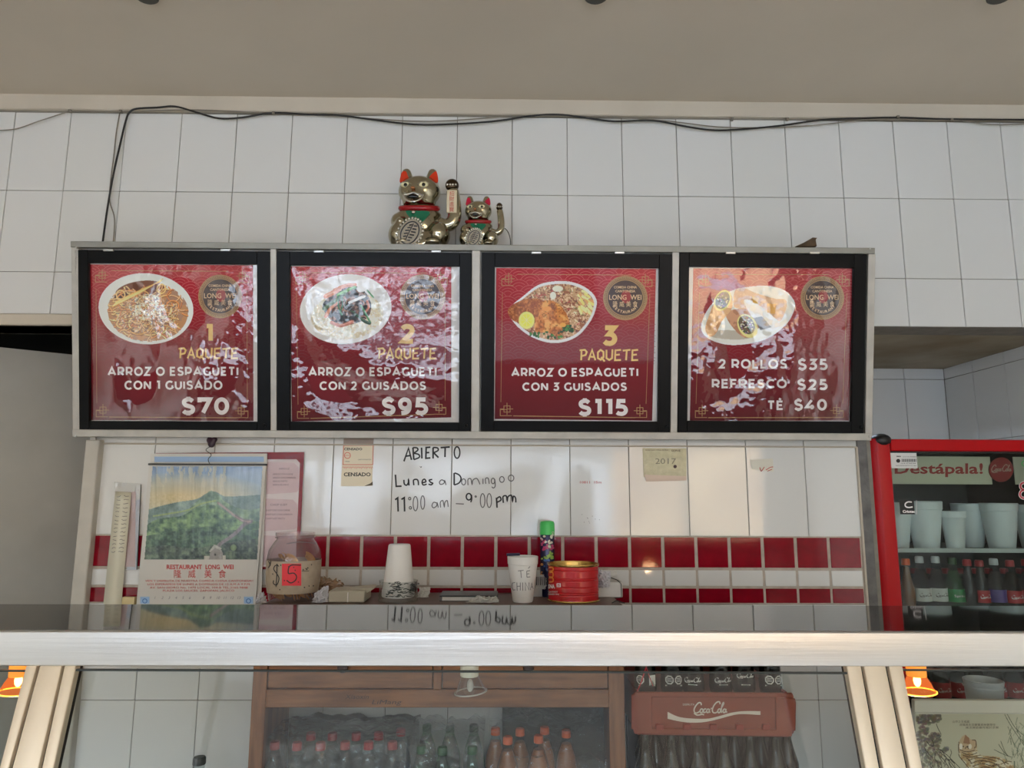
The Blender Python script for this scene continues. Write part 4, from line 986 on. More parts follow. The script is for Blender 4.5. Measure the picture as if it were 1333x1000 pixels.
for y, xa, xb, tx_ in ((757.5,189,329.5,'VEN Y DISFRUTA DE NUESTRA COMIDA CHINA CANTONESA!!'),(762,192,326,'LOS ESPERAMOS DE LUNES A DOMINGO DE 12 A.M A 9 P.M.'),(766.3,195,322.5,'AV. SAN ISIDRO No. 1470 LOCAL 104-B TEL.3165-9848'),(770.3,212,305,'PLAZA LOS SAUCES, ZAPOPAN, JALISCO')):
    f_.text(tx_, xa, y, 2.6, x1=xb)
f_.build('lettering', M_rp, cf)
f_ = Flat(pmap(YW-.0255))
for k, ch in enumerate('1 2 3 4 5 6'.split()+['']+'8 9 10 11 12 13'.split()):
    if ch: f_.text(ch, 201+k*9, 780, 3.6, align='L', shear=.3)
f_.build('date_numbers', mat('grey_print', (128,128,134), rough=.6), cf)
for x, y in ((188.5,782),(323.5,782)):
    f_ = Flat(pmap(YW-.0256)); f_.poly([(x-6,y+4),(x+6,y+4),(x+6,y-5),(x-6,y-5)]); k_ = f_.build('blue_badge', mat('light_blue_print', (150,184,220), rough=.6), cf)
    f_ = Flat(pmap(YW-.0258)); f_.stroke(ell(x, y+.5, 2.8, 2.8, 14), 1.1); f_.build('badge_ring', mat('mid_blue_print', (60,110,176), rough=.6), k_)
# hook holding them
b = MB(); b.tube([at(x, y, YW-.03) for x, y in cat([(273,604),(271,598),(275,592),(268,586),(273,582),(276,580)],4)], .0012, 5)
hk = thing('hanging_clip', 'dark purple clip and twisted wire hanging the calendars under the sign', 'clip', at(275, 585, YW-.03))
b.build('wire', M_blk, hk)
b = MB(); p = at(275.5, 577, YW-.04); b.ball(p, .013, .012, .016, 12); b.ball(p+Vector((-.008,0,.010)), .010,.01,.012, 10); b.ball(p+Vector((.010,.0,.012)), .009,.01,.010, 10)
remesh(b, 'clip_body', mat('dark_plum_plastic', (52,30,44), rough=.4), hk, .003, 3)
# receipt strip and pouch
M_pouch = thin('cloudy_pouch_film', ior=1.5, rough=.12, haze=.18, bump=.5, bscale=30)
pz = thing('document_pouch', 'clear plastic pouch with pink and pale blue slips left of the calendar', 'pouch', at(172, 742, YW-.012))
sheet('pink_slip', [(162,738),(176,738),(176.5,640),(166,641)], YW-.009, mat('pink_slip', (200,160,166), rough=.6), pz, .0006)
sheet('blue_slip', [(165,742),(178,742),(182,650),(175,652)], YW-.0085, mat('pale_blue_slip', (178,186,206), rough=.6), pz, .0006)
sheet('pouch_film', [(156,743),(179,742),(184,630),(149,627.5)], YW-.0115, M_pouch, pz, .0006)
b = MB(); b.tube([at(x, y, YW-.012) for x, y in ((183.5,631),(181,690),(178,742))], .0013, 6); b.build('dark_edge', M_blk, pz)
rs_ = thing('order_slip', 'long narrow cream paper slip with handwritten prices beside the pouch', 'paper slip', at(150, 785, YW-.018))
n = 14; vs = []; fs = []
for k in range(n+1):
    f = k/n; y = 640+f*165; xl_ = 150-f*17.5; xr_ = 171-f*14.8; Yk = YW-.014-.006*math.sin(f*6)-.004*f
    vs += [at(xl_, y, Yk), at(xr_, y+1, Yk)]
    if k: fs.append((2*k-2, 2*k-1, 2*k+1, 2*k))
b = MB(); b.add(vs, fs); o_ = b.build('slip', mat('cream_receipt_paper', (212,208,188), rough=.6), rs_); sd = o_.modifiers.new('s', 'SOLIDIFY'); sd.thickness = .0006
f_ = Flat(pmap(YW-.0215)); R = random.Random(2)
for k in range(15):
    y = 646+k*5.2; xo = 152-(y-640)*.1
    f_.stroke(cat([(xo+1+i*2.4, y+R.uniform(-1,1)) for i in range(3)], 3), .6)
    f_.stroke(cat([(xo+10+i*2.2, y-.3+R.uniform(-1,1)) for i in range(4)], 3), .6)
f_.build('handwriting', M_inkf, rs_)
b = MB(); p = at(170, 778, YW-.02); b.box(at(161,780,YW-.02).x, at(177,780,YW-.02).x, YW-.03, YW-.012, at(160,800,YW-.02).z, at(160,777,YW-.02).z); tag(b.build('wood_block', mat('pale_yellow_wood', (206,188,140), rough=.6)), 'small pale wooden block against the tiles under the pouch', 'block')
# census sticker
st = thing('sticker', 'cream and pink census sticker reading CENSADO twice', 'sticker', at(465, 633, YW-.002))
sheet('backing', [(443.5,633),(484,633),(486.5,578.5),(446.5,578.5)], YW-.0022, mat('cream_sticker', (224,212,184), rough=.35), st, .0008)
f_ = Flat(pmap(YW-.0026)); f_.stroke([(447.5,580),(485.8,580),(485.3,605),(446.5,605),(447.5,580)], .9); f_.stroke(ell(452.3,593,3.9,3.9,16), 1.0); f_.text('INEGI', 449.6, 594, 2.0, x1=455)
for i in range(18):
    x = 446+i*2.2; f_.stroke(cat([(x,609+(i%3)),(x+1,607.5),(x+2,609.5)],3), .45)
f_.build('pink_print', mat('salmon_print', (214,112,100), rough=.5), st)
f_ = Flat(pmap(YW-.0026)); f_.text('CENSADO', 448, 586.2, 3.2, x1=471.5, bold=.03); f_.text('CENSADO', 447.5, 620, 4.8, x1=482.5, bold=.03); f_.text('VIVIENDA', 449, 601.5, 1.3, x1=455); f_.text('CENSO DE POBLACION', 466, 599, 1.3, x1=483)
f_.build('lettering', mat('near_black_print', (40,36,38), rough=.5), st)
b = MB(); a_ = at(476,633,YW); b.add([at(474,633,YW-.003), at(485.3,632,YW-.003), at(485,627,YW-.003), at(482,629.5,YW-.008)], [(0,1,3),(1,2,3)]); b.build('curled_corner', mat('sticker_underside', (110,104,92), rough=.5), st, fix=False)
tag(sheet('tape_patch', [(447,578),(486,578),(486.5,571),(447.5,571)], YW-.003, mat('brown_tape', (150,132,120), rough=.4), None, .0008), 'brownish tape patch on the tile just above the census sticker', 'tape')
# aged notice
nt_ = thing('notice', 'yellowed curling notice in clear tape near the middle right of the tiles', 'notice', at(865, 626, YW-.004))
sheet('paper', [(838,621),(893.5,624),(893.5,584),(836.5,583.5)], YW-.0032, mat('yellowed_paper', (206,198,162), rough=.5, var=.15, vscale=60), nt_, .001)
sheet('torn_tab', [(841,627),(893.5,625.5),(893.5,620),(839,618)], YW-.0055, mat('pinkish_torn_paper', (212,190,172), rough=.6), nt_, .001)
f_ = Flat(pmap(YW-.0037)); f_.text('2017', 853, 604, 7.5, x1=880); f_.build('year_mark', mat('grey_pencil', (128,122,104), rough=.6), nt_)
f_ = Flat(pmap(YW-.0037)); f_.text('RECIBO UNICO OFICIAL DE PAGO', 840, 586.8, 1.6, x1=870); f_.text('SERIE', 874, 588, 2.6, x1=886); f_.poly(ell(878.8, 607.5, 2.3, 2.3, 12)[:-1][::-1]); f_.build('lettering', M_dtxt, nt_)
sheet('clear_tape', [(836,622),(894,622),(894,596),(835,596)], YW-.0048, M_clear, nt_, .0004)
tn = thing('tape_remnant', 'small torn cream sticker remnant with red strokes high on the right tiles', 'sticker remnant', at(991, 613, YW-.003))
sheet('paper', [(979,611),(1007,614),(1006,597),(976.5,599)], YW-.003, mat('cream_remnant', (216,212,198), rough=.6), tn, .0006)
f_ = Flat(pmap(YW-.0034)); strokes(f_, [[(989,608.5),(991,613.5),(995,608)],[(997,612),(1003,608.5),(1006.5,608)],[(999,613.5),(1005,611)]], .9); f_.build('red_strokes', M_redink, tn)

# ================================================================== WOODEN CABINET
M_wood = mat('reddish_brown_wood', (152,102,62), rough=.5, var=.45, vscale=5, stretch=(1.2,6,9), rgb2=(116,74,42), bump=.06, bscale=20)
M_woodv = mat('reddish_brown_wood_upright', (152,102,64), rough=.5, var=.45, vscale=5, stretch=(9,6,1.2), rgb2=(116,74,44))
M_wtop = mat('worn_brown_worktop', (104,82,72), rough=.45, var=.2, vscale=10)
Yc = 2.10; ZC = H-.314
xL, xR = at(328, 900, Yc).x, at(813, 900, Yc).x
zA, zB_ = at(570, 898, Yc).z, at(570, 921.5, Yc).z; zS = H-.93
wc = thing('wooden_cabinet', 'low reddish brown wooden cabinet against the tiled wall, open below its drawers', 'cabinet', ((xL+xR)/2, Yc, 0))
def wpart(name, x0, x1, y0, y1, z0, z1, m=M_wood, bev=.002, par=None):
    b = MB(); b.box(x0, x1, y0, y1, z0, z1); return b.build(name, m, par or wc, bevel=bev)
wpart('worktop', xL-.01, xR+.01, Yc-.008, YW-.004, ZC-.02, ZC, M_wtop)
xa, xb = at(345, 925, Yc).x, at(793, 925, Yc).x
wpart('stile', xL, xa, Yc, Yc+.02, 0, ZC-.02, M_woodv); wpart('stile', xb, xR, Yc, Yc+.02, 0, ZC-.02, M_woodv)
wpart('rail', xa, xb, Yc, Yc+.02, zB_, zA); wpart('side_panel', xL, xL+.016, Yc+.02, YW-.006, 0, ZC-.02, M_woodv); wpart('side_panel', xR-.016, xR, Yc+.02, YW-.006, 0, ZC-.02, M_woodv)
wpart('rail', xa, xb, Yc, Yc+.02, ZC-.045, ZC-.02); xm0, xm1 = at(564, 880, Yc).x, at(575, 880, Yc).x
wpart('divider', xm0, xm1, Yc, Yc+.02, zA, ZC-.045, M_woodv)
for x0, x1, kx in ((xa-.0, xm0, 447), (xm1, xb, 688)):
    d_ = wpart('drawer_front', x0+.002, x1-.002, Yc+.004, Yc+.018, zA+.002, ZC-.047)
    p = at(kx, 868, Yc); b = MB(); b.lathe((p.x, Yc+.004, p.z), [(.012,0),(.016,.012),(.013,.02),(.004,.022)], 16, M=Matrix.Rotation(math.pi/2,3,'X')); b.build('knob', mat('dark_brown_knob', (58,34,26), rough=.35), d_)
wpart('shelf', xL+.016, xR-.016, Yc+.02, YW-.006, zS-.018, zS)
f_ = Flat(pmap(Yc-.0006)); f_.text('X\u00edaox\u00edn', 449, 910, 6, x1=480, shear=.25); f_.text('LiMang', 484, 917, 6, x1=523, shear=.2); f_.build('handwriting', mat('dark_pen_on_wood', (66,48,42), rough=.7), wc)
# ------------------------------------------------------------------ bottles
M_pet = thin('clear_pet', (232,238,238), ior=1.4, rough=.04, gain=.6); M_glassb = thin('clear_bottle_glass', (205,215,210), ior=1.5, rough=.02, gain=1.0)
M_gpet = thin('greenish_pet', (170,205,175), ior=1.45, rough=.04)
M_capr = mat('red_cap', (176,40,48), rough=.4); M_capg = mat('dark_green_cap', (44,84,50), rough=.4); M_capo = mat('orange_cap', (236,98,30), rough=.4)
M_capw = mat('white_cap', (210,212,214), rough=.4); M_colal = mat('cola', (16,10,8), rough=.2, spec=.15); M_orl = mat('orange_soda', (190,110,60), rough=.3)
M_water = thin('clear_soda_fill', (200,212,216), ior=1.33, rough=.05, haze=.12, hazecol=(170,180,186)); M_lbl = mat('label_white', (214,214,210), rough=.4); M_lbr = mat('label_red', (176,24,34), rough=.35)
M_lbg = mat('label_green', (34,130,70), rough=.35); M_lbp = mat('label_purple', (86,64,140), rough=.35); M_lbb = mat('label_blue', (70,96,150), rough=.35); M_clr_w = thin('green_fill', (120,190,130), ior=1.33, rough=.05, haze=.3, hazecol=(60,140,80))
def make_bottle(name, label, group, kind, loc, h=.235, r=.0325, cap=M_capr, glass=M_pet, fill=None, lab=None, capr=.0138, text=None, lz=(.45,.66)):
    t = thing(name, label, 'bottle', loc, group); L0 = Vector(loc)
    if kind == 'pet':
        pr = [(r*.8,0),(r,.03*h/.235),(r*.97,.3*h),(r,.5*h),(r,.60*h),(r*.86,.70*h),(r*.55,.83*h),(capr*.92,.89*h),(capr*.9,.93*h)]
    elif kind == 'longneck':
        pr = [(r*.9,0),(r,.012),(r,.14*h),(r*.9,.24*h),(r,.36*h),(r*.97,.42*h),(r*.64,.58*h),(r*.46,.70*h),(r*.42,.86*h),(capr*.9,.96*h),(capr*.95,.985*h)]
    else:
        pr = [(r*.9,0),(r,.012),(r,.14*h),(r*.86,.30*h),(r*.88,.38*h),(r,.52*h),(r*.98,.60*h),(r*.62,.76*h),(r*.44,.88*h),(capr*.9,.96*h),(capr*.95,.985*h)]
    b = MB(); b.lathe(L0, pr, 18); b.build('body', glass, t)
    if fill is not None:
        top = .80 if kind == 'pet' else .86
        pf = [(rr-.0022, max(z, .003)) for rr, z in pr if z <= top*h]; pf.append((max(.003, pr[len(pf)][0]*.9-.002), top*h+.01)); b = MB(); b.lathe(L0, pf, 18); b.build('drink', fill, t)
    b = MB(); b.lathe(L0+Vector((0,0,h*.915)), [(capr,0),(capr*1.02,.002),(capr,.016*h/.235),(capr*.85,.0195*h/.235)], 18); b.build('cap', cap, t)
    if lab is not None:
        rl = r+.0007; b = MB(); b.lathe(L0, [(rl,lz[0]*h),(rl,lz[1]*h)], 18, cap=False); lb_ = b.build('label', lab, t, fix=False)
        if text:
            def cm(x, y): a_ = -math.pi/2+x; return L0+Vector(((rl+.0006)*math.cos(a_), (rl+.0006)*math.sin(a_), y))
            f_ = Flat(cm)
            zc = (lz[0]+lz[1])/2*h
            if text == 'logo': script_logo(Flat(lambda x, y: cm(x, zc-y)) if False else f_, -.75, .75, 0, .5); 
            f_.mb.v = []; f_.mb.f = []
            g_ = Flat(lambda x, y: cm(x, zc-.004-y))
            if text == 'logo':
                for s_ in SCRIPT: g_.stroke([((p[0]-5.4)*.14, -p[1]*.0034) for p in s_], .0016) if False else [g_.mb.add([cm((p[0]-5.4)*.14+dx, zc-.005+p[1]*.0034+dz) for p in s_ for dx, dz in ((-.02,-.0006),(.02,.0006))], [(2*i, 2*i+1, 2*i+3, 2*i+2) for i in range(len(s_)-1)])]
            else: g_ = Flat(lambda x, y: cm(x, zc-.004-y)); g_.text(text, -.62, 0, .008, x1=.62)
            g_.build('label_lettering', M_txt if lab is not M_lbl else M_dtxt, lb_)
    return t
def ring(lst, first, zfix):
    pass
ztop = -.69
reds = [(358,965),(387,966),(417.5,966),(449.5,965),(480,965),(511,965),(405,953.5),(433,953.5),(464,953.5),(493,953),(522,948)]
p0 = None
for i, (x, y) in enumerate(reds):
    p = atz(x, y, ztop); loc = (p.x, p.y, zS)
    nth = ('leftmost','second from left','third from left','fourth from left','fifth from left','rightmost')
    lab_ = 'clear red capped bottle, cabinet front row, %s' % nth[i] if i < 6 else 'clear bottle with a red cap in the back row inside the cabinet'
    if p0 is None: p0 = make_bottle('soda_bottle', lab_, 'red capped bottles in the cabinet', 'pet', loc, h=H+ztop-zS, fill=M_water, lab=M_lbb, lz=(.36,.56)); r0 = p0
    else: dup(r0, loc, lab_)
    bpy.data.objects[COL.objects[-1].name]
for o_ in [o for o in COL.objects if o.get('label') == 'clear bottle with a red cap in the back row inside the cabinet']: o_['group'] = 'red capped bottles behind the front row'
p0 = None
for i, (x, y) in enumerate(((549,970),(576,972),(615,971),(556,942),(586,942.5),(617,943))):
    p = atz(x, y, ztop); loc = (p.x, min(p.y, 2.36), zS); lab_ = 'green capped bottle, cabinet front row, %s of three' % ('left','middle','right')[i] if i < 3 else 'clear bottle with a dark green cap in the rear row inside the cabinet'
    if p0 is None: p0 = make_bottle('soda_bottle', lab_, 'green capped bottles in the cabinet', 'pet', loc, h=H+ztop-zS, cap=M_capg, glass=M_gpet, fill=M_water)
    else: dup(p0, loc, lab_)
for o_ in [o for o in COL.objects if o.get('label', '').endswith('in the rear row inside the cabinet')]: o_['group'] = 'green capped bottles at the rear'
p0 = None
place = {645:'leftmost, against the green ones', 661:'lower, second from left', 677:'third from left', 701:'lower, fourth from left', 709:'behind the fourth', 737:'rightmost, under the loose film'}
for x, y in ((645,947),(661,958.5),(677,948),(701,957),(709,946),(737,950)):
    p = atz(x, y, ztop); loc = (p.x, min(p.y, 2.36), zS); lab_ = 'orange capped bottle in the cabinet, '+place[x]
    if p0 is None: p0 = make_bottle('soda_bottle', lab_, 'orange capped bottles in the cabinet', 'pet', loc, h=H+ztop-zS, cap=M_capo, fill=M_orl)
    else: dup(p0, loc, lab_)
# shrink wrap
M_wrap = thin('shrink_wrap', ior=1.5, rough=.14, haze=.16, hazecol=(150,146,138), bump=.9, bscale=26)
M_wrap2 = thin('dull_rear_wrap', ior=1.5, rough=.2, haze=.5, hazecol=(112,108,98), bump=.7, bscale=16)
def wrap(x0, x1, prof, label, m, sd, amp=.006, group=None):
    rs = random.Random(sd); n = 40; mm = 26; pr = cat(prof, 8); L_ = len(pr); vs = []; fs = []
    ph = [rs.uniform(0, 6.28) for _ in range(6)]
    for j in range(L_):
        for i in range(n+1):
            u = i/n; Y, z = pr[j]; v = j/L_
            h = math.sin(u*21+ph[0]+3*v)*.4+math.sin(u*37+v*9+ph[1])*.3+math.sin(u*9-v*14+ph[2])*.6+math.sin((u+v)*52+ph[3])*.2
            xa_ = x0+(x1-x0)*u
            vs.append((xa_, Y+amp*h*.6, H+z+amp*h))
    for j in range(L_-1):
        for i in range(n): k = j*(n+1)+i; fs.append((k, k+1, k+n+2, k+n+1))
    b = MB(); b.add(vs, fs); o = b.build('shrink_wrap', m, fix=False); return tag(o, label, 'plastic wrap', group)
cx_ = lambda px, Y: at(px, 960, Y).x
wrap(cx_(347,2.13), cx_(530,2.13), [(2.118,-.925),(2.118,-.78),(2.125,-.70),(2.15,-.672),(2.24,-.668),(2.30,-.672),(2.325,-.75)], 'crinkled clear wrap around the red capped bottles', M_wrap, 1)
wrap(cx_(534,2.13), cx_(630,2.13), [(2.118,-.925),(2.118,-.76),(2.125,-.71),(2.15,-.677),(2.24,-.668),(2.33,-.672)], 'crinkled clear wrap around the green capped bottles', M_wrap, 2, .008)
wrap(cx_(636,2.13), cx_(790,2.13), [(2.118,-.925),(2.118,-.78),(2.13,-.728),(2.16,-.712),(2.22,-.665),(2.30,-.645),(2.36,-.60)], 'loose shiny film over the orange capped bottles', thin('loose_film', ior=1.55, rough=.08, haze=.1, hazecol=(170,150,130), bump=1.0, bscale=30), 3, .012)
wrap(cx_(375,2.34), cx_(545,2.34), [(2.345,-.925),(2.345,-.72),(2.355,-.69),(2.38,-.683),(2.40,-.70)], 'dull brownish wrapped pack at the back of the cabinet', M_wrap2, 4, .008)
b = MB(); b.box(at(654,930,2.37).x, xR-.02, 2.385, 2.40, zS+.001, at(700,915,2.39).z); tag(b.build('dark_sheet', mat('dark_green_sheet', (52,62,54), rough=.6, var=.3, vscale=7), bevel=.002), 'dark greenish sheet standing at the right back of the cabinet', 'sheet')

# ================================================================== CRATES OF GLASS BOTTLES
Yk = 2.07
M_crate = mat('faded_red_crate_plastic', (146,70,50), rough=.5, var=.15, vscale=8); M_crw = mat('crate_white_print', (226,214,200), rough=.5)
cr_ = thing('bottle_crate', 'faded red drinks crate with white script lettering right of the cabinet', 'crate', at(928, 960, Yk))
out = [(822,906),(828,902.5),(1022,902.5),(1031,907),(1036.5,914),(1036,945),(1033,955),(1027,960),(836,957),(828,950),(822.5,938)]
b = MB(); b.prism([at(x, y, Yk+.006) for x, y in out], (0, .008, 0)); b.build('front_wall', M_crate, cr_, bevel=.0015)
pz0, pz1 = at(928, 902.5, Yk).z, at(928, 959, Yk).z; pxa, pxb = at(824, 930, Yk).x, at(1035, 930, Yk).x
for nm, bx_ in (('side_wall', (pxa+.014, pxa+.022, Yk+.014, Yk+.30, pz1, pz0)), ('side_wall', (pxb-.022, pxb-.014, Yk+.014, Yk+.30, pz1, pz0)), ('back_wall', (pxa+.014, pxb-.014, Yk+.30, Yk+.308, pz1, pz0)), ('crate_floor', (pxa+.022, pxb-.022, Yk+.014, Yk+.30, pz0-.020, pz0-.014))):
    b = MB(); b.box(*bx_); b.build(nm, M_crate, cr_)
for q in ([(822,908),(1034,909),(1032,902.5),(828,901)], [(826,956),(1031,959.5),(1033,950),(824,948)], [(822,950),(849,951),(849,906),(822,905)], [(1010,952),(1036,952),(1036,910),(1010,908)]):
    b = MB(); b.slab([at(x, y, Yk) for x, y in q], .008); b.build('raised_border', M_crate, cr_, bevel=.002)
for x in (859,895,929,963.5,998):
    b = MB(); b.prism([at(px_, py_, Yk-.003) for px_, py_ in ((x-5.5,951),(x+5.5,951),(x+4.5,943.5),(x-4.5,943.5))], (0,.010,0)); b.build('rib_foot', mat('darker_crate_plastic', (146,58,44), rough=.5), cr_, bevel=.0015)
f_ = Flat(pmap(Yk+.0052)); script_logo(f_, 902, 948, 929, .42)
z5 = lambda x, y: (820+x/6.06, 860+y/6.06)
top_ = cat([z5(*p) for p in ((297,405),(370,440),(450,455),(600,460),(700,440),(800,412),(900,400),(1030,400))], 4); bot_ = cat([z5(*p) for p in ((297,460),(400,482),(500,491),(600,484),(700,462),(820,430),(900,423),(1030,430))], 4)
n = min(len(top_), len(bot_))
f_.mb.add([at(x, y, Yk+.0052) for x, y in top_[:n]+bot_[:n]], [(i, i+1, i+1+n, i+n) for i in range(n-1)])
f_.text('DISFRUTA', 889, 918.6, 2.6, x1=904); f_.build('crate_lettering', M_crw, cr_)
# bottles standing in it
zb_ = pz0-.012; hB = .212
xs_ = (840,874.5,902,938,968,1003)
p0 = None
for row, Yb_ in enumerate((Yk+.060, Yk+.135, Yk+.21)):
    for i, x in enumerate(xs_):
        pp = at(x, 890, Yb_ if row else Yk+.060); loc = (pp.x-(.0 if row == 0 else .0), Yb_, zb_ if row == 0 else pz0-.05)
        loc = (pp.x, Yb_, pz0-.013)
        nmz = ('leftmost','second from left','third from left','fourth from left','fifth from left','rightmost')[i]
        lab_ = 'glass cola bottle in the crate, front row, '+nmz if row == 0 else 'dark glass cola bottle in the crate rows behind the front one'
        if p0 is None: p0 = make_bottle('glass_bottle', lab_, 'glass bottles in the red crate', 'glass', loc, h=hB if row == 0 else hB, r=.0318, cap=M_capr, glass=M_glassb, fill=M_colal, capr=.0135); r0 = p0
        else:
            q_ = dup(p0, loc, lab_)
            if row: q_['group'] = 'rear bottles in the red crate'
# white printed labels on the front row
fronts = [o for o in COL.objects if str(o.get('label', '')).startswith('glass cola bottle in the crate, front row')]
for k, o_ in enumerate(fronts):
    L0 = WP[o_.name]; rl = .0318+.0008
    def cm(x, y, L0=L0, rl=rl): a_ = -math.pi/2+x; return L0+Vector((rl*math.cos(a_), rl*math.sin(a_), y))
    f_ = Flat(cm)
    if k in (0, 1, 5):
        for cx0 in ((-.42,.42) if k else (-.45,)):
            cxx = cx0+(-.2 if k == 0 else 0); f_.mb.add([cm(cxx+.40*math.cos(a_)*q, .040+.0125*math.sin(a_)*q) for q in (1,.74) for a_ in [math.pi/8+math.pi/4*i for i in range(8)]], [(i, (i+1) % 8, (i+1) % 8+8, i+8) for i in range(8)])
            f_.text('EXCESO', cxx-.24, -.0405, .0022, x1=cxx+.24) if False else None
            for dz in (.004, 0, -.004): f_.mb.add([cm(cxx-.22,.0395+dz), cm(cxx+.22,.0395+dz), cm(cxx+.22,.041+dz), cm(cxx-.22,.041+dz)], [(0,1,2,3)])
        f_.mb.add([cm(-.8,.022), cm(.8,.022), cm(.8,.0255), cm(-.8,.0255)], [(0,1,2,3)])
        if k != 1: f_.mb.add([cm(.85 if k == 5 else .15,.026), cm(1.15 if k == 5 else .85,.026), cm(1.15 if k == 5 else .85,.052), cm(.85 if k == 5 else .15,.052)], [(0,1,2,3)])
    else:
        x_off = {2:-.25, 3:0, 4:-.1}[k]; zo = .034 if k < 4 else .046
        for s_ in SCRIPT: f_.mb.add([cm((p[0]-5.4)*.145+x_off+dx, zo+p[1]*.0036+dz) for p in s_ for dx, dz in ((-.035,-.0007),(.035,.0007))], [(2*i, 2*i+1, 2*i+3, 2*i+2) for i in range(len(s_)-1)])
        f_.mb.add([cm(x_off-.4,.026), cm(x_off+.4,.026), cm(x_off+.35,.0285), cm(x_off-.4,.0285)], [(0,1,2,3)])
    f_.build('white_label_print', M_lbl, o_)
b = MB(); b.tube([at(x, y, Yk+.01) for x, y in cat([(842,866),(838,878),(834,890),(828,903)],4)], .0016, 6); b.tube([at(x, y, Yk+.01) for x, y in cat([(841,868),(845,880),(850,893)],4)], .0012, 6)
tag(b.build('red_string', mat('red_string', (196,40,60), rough=.6)), 'thin red string hanging in front of the leftmost crate bottles', 'string')
# lower crate bottles
zt_l = pz1+.020; p0 = None
for row, Yb_ in enumerate((Yk+.05, Yk+.12, Yk+.19)):
    for i in range(6):
        x = 840+i*34+(14*row if row == 1 else 0); pp = at(x, 975, Yb_); loc = (pp.x, Yb_, zt_l-hB)
        nmz = ('leftmost','second from left','third from left','fourth from left','fifth from left','rightmost')[i]
        lab_ = 'bottle neck under the red crate, front row, '+nmz if row == 0 else 'bottle neck in the rows behind, under the red crate'
        if p0 is None: p0 = make_bottle('glass_bottle', lab_, 'front bottles under the red crate', 'longneck', loc, h=hB, r=.0318, cap=M_capr, glass=M_glassb, fill=mat('greenish_dark_drink', (22,26,14), rough=.25, spec=.15), capr=.0135)
        else:
            q_ = dup(p0, loc, lab_)
            if row: q_['group'] = 'rear bottles under the red crate'
lc = thing('bottle_crate', 'lower crate below the frame holding the bottles under the red crate', 'crate', (at(928, 960, Yk).x, Yk, zt_l-hB-.02))
b = MB(); b.box(pxa, pxb, Yk, Yk+.30, zt_l-hB-.02, zt_l-hB); b.build('crate_floor', M_crate, lc)
b = MB(); b.box(pxa, pxb, Yk, Yk+.008, zt_l-hB, zt_l-hB+.07); b.build('front_wall', M_crate, lc)
b = MB(); b.box(pxa, pxb, Yk+.01, Yk+.29, 0, zt_l-hB-.021); tag(b.build('storage_box', mat('dark_storage_box', (40,40,38), rough=.6), bevel=.004), 'dark storage box carrying the stacked crates', 'box')
b = MB(); b.box(at(815,900,2.39).x, at(1014,900,2.39).x, 2.385, 2.405, .3, at(900,850,2.39).z); tag(b.build('dark_board', mat('black_board', (14,14,14), rough=.6), bevel=.002), 'black board standing behind the bottle crates', 'board')

# ================================================================== THINGS ON THE WORKTOP
M_foam = mat('white_foam', (222,220,216), rough=.55, bump=.04, bscale=120); ZW = ZC
def base(px, py): p = atz(px, py, ZC-H); return p
def cylmap(c, r):          # photo pixel -> point on the near side of an upright cylinder
    def f(px, py):
        d = ray(px, py); A_ = d.x**2+d.y**2; B_ = -2*(d.x*c.x+d.y*c.y); C_ = c.x**2+c.y**2-r*r; D_ = B_*B_-4*A_*C_
        k = (-B_-math.sqrt(max(D_, 0)))/(2*A_); return Vector((d.x*k, d.y*k, H+d.z*k))
    return f
# cookie jar
c0 = Vector((at(382, 750, 2.245).x, 2.245, ZC)); hj = at(385, 693, 2.245).z-ZC; rj = .0785
M_jar = thin('thick_clear_jar', (236,230,232), ior=1.5, rough=.04, haze=.10, hazecol=(214,200,204), gain=1.2)
jar = thing('glass_jar', 'wide clear jar of fortune cookies with a kraft band priced at five pesos', 'jar', c0)
b = MB(); b.lathe(c0, [(rj*.84,0.001),(rj*.90,.006),(rj*.93,.03),(rj*1.0,.06),(rj*1.02,hj*.62),(rj*.97,hj*.74),(rj*.80,hj*.85),(rj*.70,hj*.90),(rj*.70,hj*.94),(rj*.745,hj*.955),(rj*.745,hj)], 40, cap=False); b.build('jar_body', M_jar, jar)
b = MB(); b.lathe(c0, [(rj*.72,hj*.915),(rj*.76,hj*.92),(rj*.76,hj*.935),(rj*.72,hj*.94)], 40, cap=False); b.build('neck_ring', M_jar, jar)
b = MB(); b.lathe(c0, [(rj*.95,.026),(rj*1.02,.06),(rj*1.035,hj*.60)], 44, cap=False); bd = b.build('kraft_band', mat('kraft_paper', (176,160,140), rough=.8, var=.12, vscale=60), jar)
cm = cylmap(c0, rj*1.037); f_ = Flat(cm); zj = lambda x, y: (340+x/7.405, 680+y/7.405)
f_.mb.add([cylmap(c0, rj*1.041)(*zj(x, y)) for x in (200,262,324,386) for y in (400,612)], [(0,1,3,2),(2,3,5,4),(4,5,7,6)]); tg = f_.build('price_tag', mat('red_price_tag', (222,44,58), rough=.5), bd)
f_ = Flat(cylmap(c0, rj*1.046)); strokes(f_, [[(383,415),(280,418),(262,492),(312,490),(340,520),(330,560),(285,585),(245,560)]], 1.5, lambda p: zj(*p)); f_.build('price_number', M_ink, tg)
f_ = Flat(cylmap(c0, rj*1.041)); strokes(f_, [[(172,425),(140,415),(120,450),(145,490),(172,540),(150,605),(118,590),(120,560)],[(152,400),(150,515),(142,625)],[(70,375),(85,410),(68,440)],[(95,370),(85,420)]], 1.2, lambda p: zj(*p))
R = random.Random(4)
for x, y in [(405,458),(440,455)]+[(R.uniform(80,540), R.uniform(385,670)) for _ in range(16)]: f_.poly([zj(x+dx*R.uniform(.6,1.2), y+dy) for dx, dy in ((-6,5),(6,6),(7,-5),(-5,-6))])
f_.stroke([zj(390,470), zj(462,470)], .7); f_.build('ink_marks', M_ink, bd)
